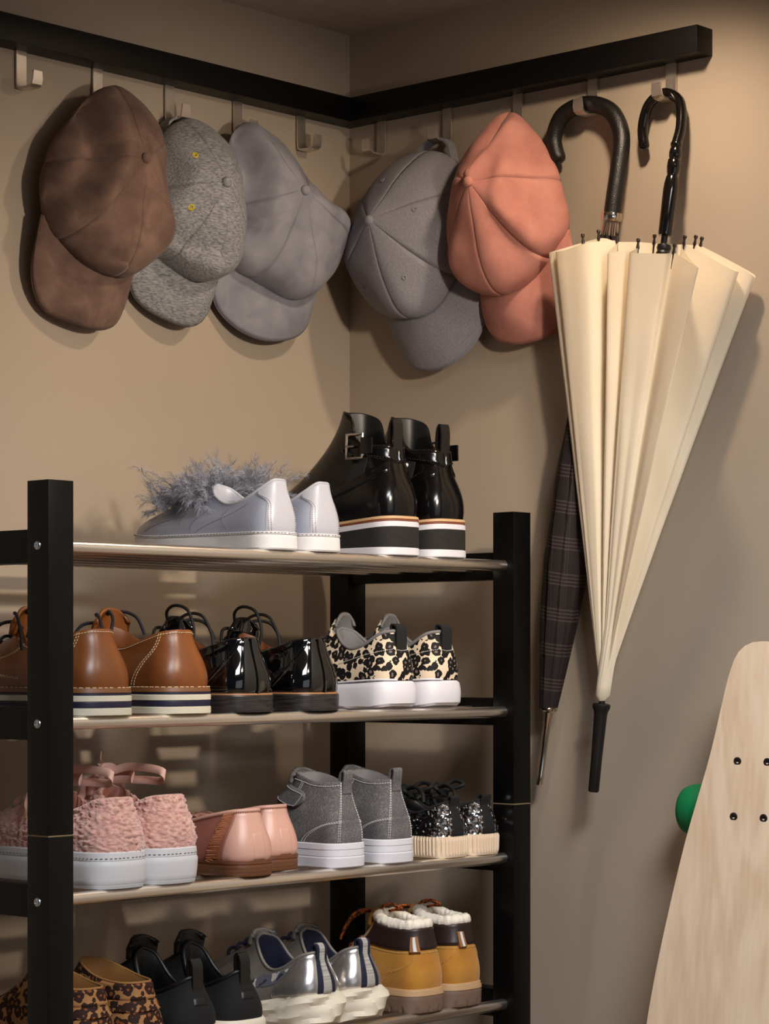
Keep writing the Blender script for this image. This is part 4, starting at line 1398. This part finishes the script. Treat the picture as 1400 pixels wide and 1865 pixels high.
# ---- 8 grey high-tops
def hightop(x, y, side, label, rot=0, roll=0):
    sh = Shoe('high_top', label, x, y, TZ[2], side, .190, .0345, .0300,
              [(0, .010, .1005), (.011, .0115, .1005), (.0195, .022, .0995), (.0235, .040, .1005), (.0235, .056, .1050), (.0185, .072, .1090), (.008, .080, .1100), (0, .081, .1090)],
              const(.0265), [(0, .030), (.25, .028), (.5, .020)], [(0, .004), (.25, .002), (.5, .002)], [(0, .0), (.25, .002), (.42, .012), (.5, .014)], [(0, .030), (.25, .030), (.5, .055)],
              'grey canvas high-tops', spring=.006, rot=rot, roll=roll)
    sh.upper(MCHAM, rows=28); sh.lining(MGLIN)
    sh.slab('sole', MCOOLW, 0, .0135, .0024, .0030, bev=.0012)
    sh.slab('foxing', MCOOLW, .0132, .0215, .0026, .0022, bev=.0008)
    sh.slab('foxing_edge', MCOOLW, .0212, .0290, .0028, .0022, bev=.0012)
    T = []
    for d in (0, .010):
        for sg in (-1, 1):
            T.append([(sg * (.165 - d * .9), .01), (sg * (.150 - d), .13), (sg * (.105 - d * .6), .28 - d * .5), (sg * .05, .36 - d * 2), (0, .375 - d * 2)])
    for sg in (-1, 1):
        for d in (0, .012):
            T.append([(sg * (.042 - d * .4), .99), (sg * (.044 - d * .4), .5), (sg * (.046 - d * .4), .02)])
        T.append([(sg * p, .95) for p in np.linspace(.04, .40, 16)])
        T.append([(sg * .31, .94), (sg * .325, .72), (sg * .35, .5), (sg * .40, .36)])
        T.append([(sg * .295, .94), (sg * .31, .72)])
    sh.stitch(MWTH, T, .0020, .0010, .00045, .0005)
    sh.patch('back_stay', MCHAM, lambda a, b: ((2 * a - 1) * .045, .01 + .975 * b), .0009, 12, 30)
    # hook-and-loop strap across the instep with a rounded free end on the outer side
    ou = 1 if side > 0 else -1
    def fn(a, b):
        hw = .0105 * (1.0 if a < .86 else math.sqrt(max(1 - ((a - .86) / .14) ** 2, .0)))
        ph = ou * (.60 - .37 * a)
        zc = .088 - .006 * a - .012 * max(0, a - .55)
        if abs(ph) > .42: zc = .084
        va = sh.vz(ph % 1.0, zc - hw); vb = sh.vz(ph % 1.0, zc + hw)
        return ph, va + (vb - va) * b
    st = sh.patch('instep_strap', MCHAM, fn, .0034, 60, 10, base=.0012)
    sp = []
    for k in range(28):
        a = .45 + .49 * k / 27
        ph, va = fn(a, .14); _, vb = fn(a, .86)
        sp.append((ph, va, vb))
    sh.stitch(MWTH, [[(p, va) for p, va, vb in sp] + [(p, vb) for p, va, vb in sp[::-1]]], .0018, .0009, .0004, .0050, parent=st)
    pull_tab(sh, MCHAM, .0075, .0125, th=.0020, lean=-.005, down=.014)
    sh.tongue(MCHAM, .020, .006, .2, thick=.005)
    return sh
hightop(-.486, YH, 1, 'grey canvas high-top with a strap, next to the rose loafers')
hightop(-.399, YH, -1, 'grey canvas high-top next to the glitter sneakers')

# ---- 9 glitter sneakers
def flakes(sh, name, mat, regs, n, r, seed, tilt=.5):
    rng = random.Random(seed)
    mb = MB()
    PH = []; VV = []
    for k in range(n):
        a0, a1, v0, v1 = rng.choice(regs)
        PH.append(rng.uniform(a0, a1)); VV.append(rng.uniform(v0, v1))
    PH = np.array(PH); VV = np.array(VV)
    P = sh.P(PH, VV, np.full(n, .0007)); Nn = sh._n(PH, VV)
    for k in range(n):
        nn = Vector(Nn[k]) + Vector((rng.uniform(-1, 1), rng.uniform(-1, 1), rng.uniform(-1, 1))) * tilt
        nn.normalize()
        x = nn.orthogonal().normalized(); yv = nn.cross(x)
        rr = r * rng.uniform(.7, 1.25)
        c = Vector(P[k]) + Vector(Nn[k]) * rng.uniform(0, .0012)
        V = [c + x * (rr * math.cos(a * PI / 3)) + yv * (rr * math.sin(a * PI / 3)) for a in range(6)]
        mb.add(V, [(0, 1, 2, 3, 4, 5)])
    return sh.mesh(mb, name, mat, kind='stuff', smooth=False)

def glitter_sneaker(x, y, side, label, rot=0):
    sh = Shoe('sneaker', label, x, y, TZ[2], side, .175, .0320, .0285,
              [(0, .007, .0680), (.010, .0085, .0675), (.019, .019, .0630), (.0235, .036, .0560), (.0240, .052, .0540), (.0205, .068, .0590), (.013, .080, .0680), (0, .085, .0710)],
              const(.0245), [(0, .016), (.25, .014), (.5, .014)], [(0, .004), (.25, .002), (.5, .003)], [(0, .0), (.25, .003), (.5, .038)], [(0, .014), (.25, .010), (.5, .020)],
              'glitter sneakers', spring=.004, rot=rot)
    sh.upper(MGLB); sh.lining(MBLKM); sh.binding(MBLKT, .0022)
    ribs = lambda ph, t: .0007 * np.sign(np.sin(ph * 2 * PI * 92)) * (.18 < t < .95)
    sh.slab('ribbed_sole', MBEIGE, 0, .0260, .0026, .0034, ribs=ribs, cols=552, bev=.001)
    flakes(sh, 'silver_sequins', MSEQ, [(.012, .085, .02, .95), (-.085, -.012, .02, .95)], 520, .0017, 3)
    flakes(sh, 'dark_glitter', MGLIT, [(.085, .44, .02, .97), (-.44, -.085, .02, .97)], 2600, .0011, 4, .7)
    sh.patch('heel_stripe', MBLKT, lambda a, b: ((2 * a - 1) * .032, .01 + .985 * b), .0026, 10, 20)
    sh.tongue(MBLKT, .018, .012, .3)
    sh.laces(MLACEB, 4, .05, .0024, .004, .98, .72)
    bow(sh, MLACEB, .0026, [[(-.004, .004, .004), (-.020, -.004, .014), (-.026, -.022, .010), (-.012, -.016, .004)], [(.004, .004, .006), (.018, -.014, .018), (.012, -.034, .014), (.002, -.014, .006)], [(-.004, .006, .004), (-.022, .014, .002), (-.028, .020, -.018)],
                            [(0, .004, .006), (-.006, -.020, .014), (-.018, -.044, .008), (-.022, -.050, -.004)], [(0, .004, .008), (.012, .010, .014), (.024, .004, .006)]])
    pull_tab(sh, MBLKT, .0085, .0065, th=.002, lean=-.006, down=.010)
    return sh
glitter_sneaker(-.292, YH + .004, 1, 'black and silver glitter sneaker next to the grey high-tops', .03)
glitter_sneaker(-.2325, YH + .004, -1, 'black and silver glitter sneaker nearest the right rack post', -.0)

# ---- 10 brown leopard booties
def leo_bootie(x, y, side, label, rot=0):
    sh = Shoe('ankle_bootie', label, x, y, TZ[3], side, .240, .0360, .0310,
              [(0, .012, .0800), (.011, .0135, .0800), (.0215, .026, .0800), (.026, .050, .0825), (.0255, .072, .0880), (.018, .096, .0960), (.008, .106, .0990), (0, .108, .0990)],
              const(.016), [(0, .026), (.25, .024), (.5, .020)], [(0, .005), (.25, .003), (.5, .003)], [(0, .0), (.25, .003), (.5, .024)], [(0, .022), (.25, .020), (.5, .046)],
              'brown leopard booties', spring=.006, rot=rot, cat='boot')
    lin_ = M('camel_lining', (150, 104, 54), .7) if 'camel_lining' not in bpy.data.materials else bpy.data.materials['camel_lining']
    sh.upper(MLEO2, rows=40); sh.lining(lin_); sh.binding(lin_, .0014)
    sh.slab('sole', MBLKM, 0, .017, .0026, .0026)
    for (a, b, k) in ((.70, .98, .24), (.48, .69, .22)):
        sh.patch('ruched_band', MLEO2, lambda s_, t_, a=a, b=b, k=k: ((2 * s_ - 1) * k, a + (b - a) * t_), .0022, 60, 12)
    for sg in (-1, 1):
        c = sh.P(sg * .30, .86, .002); nn = Vector(sh._n(np.array([sg * .30]), np.array([.86]))[0])
        m4 = Matrix.Translation(Vector(c)) @ nn.to_track_quat('Z', 'Y').to_matrix().to_4x4()
        sh.mesh(MB().lathe([(.0045, -.001), (.0045, .0008), (.0034, .0016), (.0022, .0010), (.0004, .0008)], 16, m4), 'snap', MSILVER)
    return sh
leo_bootie(-.872, YH, 1, 'brown leopard print bootie half hidden by the left rack post')
leo_bootie(-.803, YH, -1, 'brown leopard print bootie next to the black slip-on sneakers')

# ---- 11 black slip-on sneakers
def black_sneaker(x, y, side, label, rot=0):
    sh = Shoe('sneaker', label, x, y, TZ[3], side, .235, .0370, .0325,
              [(0, .010, .0780), (.010, .0115, .0775), (.020, .023, .0700), (.0255, .045, .0615), (.0255, .064, .0625), (.0225, .080, .0740), (.015, .094, .0960), (0, .100, .1040)],
              const(.0240), [(0, .020), (.25, .018), (.5, .018)], [(0, .005), (.25, .002), (.5, .003)], [(0, .0), (.25, .003), (.5, .046)], [(0, .016), (.25, .014), (.5, .036)],
              'black slip-on sneakers', spring=.006, rot=rot)
    sh.upper(MBLKT); sh.lining(MBLKM); sh.binding(MBLKM, .0026)
    sh.slab('sole', MCREAMR, 0, .0250, .0030, .0040, bulge=.0014, bev=.0018)
    sh.tongue(MBLKM, .019, .014, .15, thick=.006, wtop=.021)
    pull_tab(sh, MBLKM, .0075, .0200, th=.002, lean=.001, down=.018)
    sh.patch('heel_patch', MBLKM, lambda a, b: ((2 * a - 1) * .022, .40 + .16 * b), .0014, 10, 8)
    sh.patch('side_overlay', MBLKM, lambda a, b: (.20 + .18 * a + .03 * b, .05 + .55 * b), .0010)
    sh.patch('side_overlay', MBLKM, lambda a, b: (-.20 - .18 * a - .03 * b, .05 + .55 * b), .0010)
    return sh
black_sneaker(-.727, YH, 1, 'black slip-on sneaker next to the leopard booties')
black_sneaker(-.654, YH, -1, 'black slip-on sneaker next to the silver sneakers')

# ---- 12 silver chunky sneakers
def silver_sneaker(x, y, side, label, rot=0):
    zs = lambda q: .034 - .010 * np.clip((q - .15) / .2, 0, 1) + .006 * np.clip((.12 - q) / .12, 0, 1)
    sh = Shoe('sneaker', label, x, y, TZ[3], side, .240, .0385, .0335,
              [(0, .010, .0880), (.011, .0115, .0880), (.021, .022, .0840), (.026, .044, .0700), (.0265, .064, .0660), (.0240, .082, .0760), (.017, .098, .0970), (0, .106, .1030)],
              zs, [(0, .020), (.25, .018), (.5, .018)], [(0, .005), (.25, .003), (.5, .003)], [(0, .0), (.25, .003), (.5, .050)], [(0, .018), (.25, .014), (.5, .034)],
              'silver chunky sneakers', spring=.008, rot=rot)
    sh.upper(MSILG); sh.lining(MNAVYT); sh.binding(MSILG, .0020)
    wave = lambda ph, t: .0030 * np.sin(ph * 2 * PI * 9 + t * 6) * (1 if .1 < t < .9 else .2) + .0016 * np.sin(t * 16 + ph * 30)
    sh.slab('chunky_sole', MCREAMR, lambda q: .006 * np.clip((.08 - q) / .08, 0, 1), lambda q: zs(q) + .003, .0060, .0036, ribs=wave, bulge=.0035, bev=.003, cols=220)
    e = lambda b: .135 - .03 * b + .03 * math.sin(b * PI)
    sh.patch('heel_panel', MSILV, lambda a, b: ((2 * a - 1) * e(b), .02 + .96 * b), .0014, 44, 22)
    for sg in (-1, 1):
        sh.patch('camouflage_panel', MCAMO, lambda a, b, sg=sg: (sg * (.145 + .13 * a), .42 + (.50 - .1 * abs(a - .5)) * b), .0011)
        sh.patch('side_overlay', MSILV, lambda a, b, sg=sg: (sg * (.27 + .13 * a), .10 + .60 * b), .0013)
    sh.stitch(MGTH, [[(sg * (e(b) - d), .03 + .94 * b) for b in np.linspace(0, 1, 10)] for sg in (-1, 1) for d in (.005, .011)], .0014, .001, .00035, .0016)
    sh.patch('heel_tape', MNAVYT, lambda a, b: ((2 * a - 1) * .030, .02 + .97 * b), .0026, 10, 24)
    sh.patch('woven_tape', MTAPE, lambda a, b: ((2 * a - 1) * .015, .02 + .97 * b), .0036, 8, 24)
    pt = pull_tab(sh, MNAVYT, .0085, .0090, th=.0024, lean=-.001, down=.014)
    pull_tab(sh, MTAPE, .0042, .0096, th=.0030, lean=-.001, down=.014, name='tab_tape')
    sh.tongue(MSILG, .020, .006, .2, thick=.005)
    sh.laces(MNAVYT, 4, .05, .0022, .004, .96, .72)
    return sh
silver_sneaker(-.530, YH, 1, 'silver chunky sneaker with camouflage panel, next to the black sneakers')
silver_sneaker(-.456, YH, -1, 'silver chunky sneaker next to the yellow boots')

# ---- 13 yellow work boots
def work_boot(x, y, side, label, rot=0):
    sh = Shoe('work_boot', label, x, y, TZ[3], side, .190, .0360, .0315,
              [(0, .010, .1040), (.012, .0115, .1040), (.0215, .022, .1030), (.0255, .042, .1040), (.0255, .060, .1070), (.019, .076, .1115), (.008, .083, .1130), (0, .084, .1130)],
              const(.0275), [(0, .028), (.25, .026), (.5, .022)], [(0, .006), (.25, .003), (.5, .003)], [(0, .002), (.25, .003), (.42, .014), (.5, .016)], [(0, .026), (.25, .028), (.5, .052)],
              'yellow work boots', spring=.006, rot=rot, cat='boot')
    sh.upper(MWHEAT, rows=28); sh.lining(MSHERPA)
    lug = lambda ph, t: .0012 * (np.sin(ph * 2 * PI * 26) > .55) * (t < .3)
    sh.slab('lug_sole', MLUG, 0, .0205, .0026, .0034, ribs=lambda ph, t: -lug(ph, t), cols=312, bev=.0008)
    sh.slab('welt', MTANW, .0203, .0255, .0036, .0030, bev=.0010)
    sh.slab('welt_edge', MTANW, .0252, .0290, .0026, .0018, bev=.0010)
    # padded collar
    cp = sh.patch('padded_collar', MDKBR, lambda a, b: ((2 * a - 1) * .36, (.615 + .10 * abs(2 * a - 1) ** 2) + (.985 - .615 - .10 * abs(2 * a - 1) ** 2) * b), .0032, 80, 14)
    # sherpa rim
    rng = random.Random(int(-x * 777))
    mb = MB()
    cols, rws = 150, 16
    Q = sh.tab(sh.T, np.linspace(0, 1, cols, endpoint=False))
    cen = Q.mean(0)
    G = []
    for j in range(cols):
        D = (cen - Q[j]) * np.array([1, 1, 0]); D /= np.linalg.norm(D)
        row = []
        for i in range(rws):
            a = 2 * PI * i / rws
            p = Q[j] + D * (.0045 + .0062 * math.cos(a)) + np.array([0, 0, .0010 + .0062 * math.sin(a)])
            q = Vector(p) * 120
            k = .0030 * abs(mnoise.noise(q)) + .0018 * abs(mnoise.noise(q * 2.1))
            row.append(p + (D * math.cos(a) + np.array([0, 0, math.sin(a)])) * k)
        G.append(row)
    V = np.array(G).reshape(-1, 3)
    F = []
    for j in range(cols):
        for i in range(rws):
            F.append((j * rws + i, j * rws + (i + 1) % rws, ((j + 1) % cols) * rws + (i + 1) % rws, ((j + 1) % cols) * rws + i))
    sh.mesh(MB().add(V, F), 'fleece_rim', MSHERPA, angle=180)
    T = []
    for d in (0, .008):
        for sg in (-1, 1):
            T.append([(sg * (.060 - d * .6), .59), (sg * (.066 - d * .6), .48), (sg * (.092 - d * .6), .36 - d), (sg * (.15 - d), .24 - d), (sg * (.18 - d), .02)])
            T.append([(sg * p, .585 - d * 1.6 + .10 * (p / .36) ** 2) for p in np.linspace(0.0, .36, 14)])
    sh.stitch(MWTHT, T, .0016, .0010, .00045, .0006)
    ou = 1 if side > 0 else -1
    ph0 = .045 if side > 0 else .012
    tg = sh.patch('heel_tag', MTABBR, lambda a, b: (ph0 - .004 + .036 * a + .016 * b, .56 + .30 * b), .0048, 12, 12)
    sh.patch('tag_stripe', MRIBW, lambda a, b: (ph0 - .004 + .012 + .013 * a + .016 * b, .565 + .29 * b), .0054, 8, 12, parent=tg)
    sh.tongue(MWHEAT, .020, .008, .15, thick=.005)
    sh.laces(MORNG, 4, .05, .0016, .004, .95, .62)
    bow(sh, MORNG, .0017, [[(-.002, .004, -.004), (-.012, .006, .006), (-.026, .016, .004), (-.034, .026, -.012), (-.038, .032, -.030)],
                           [(.0, .004, -.002), (-.010, .012, .004), (-.022, .028, -.006), (-.026, .040, -.026)],
                           [(.0, .004, .0), (-.004, -.010, .012), (-.004, -.028, .014), (.004, -.034, .008), (.006, -.016, .006), (.0, .002, .0)],
                           [(.002, .004, -.002), (.012, -.002, .010), (.022, -.010, .008), (.026, -.014, -.004)]])
    for sg in (-1, 1):
        for k in range(3):
            v = .86 - .10 * k
            c = sh.P(.5 + sg * .06, v, .001); nn = Vector(sh._n(np.array([.5 + sg * .06]), np.array([v]))[0])
            m4 = Matrix.Translation(Vector(c)) @ nn.to_track_quat('Z', 'Y').to_matrix().to_4x4()
            sh.mesh(MB().lathe([(.003, -.001), (.003, .0006), (.002, .0014), (.0012, .0008), (.0003, .0006)], 10, m4), 'eyelet', MBRONZE)
    return sh
work_boot(-.345, YH, 1, 'yellow work boot with white fleece rim, next to the silver sneakers')
work_boot(-.273, YH, -1, 'yellow work boot with white fleece rim, nearest the right rack post')
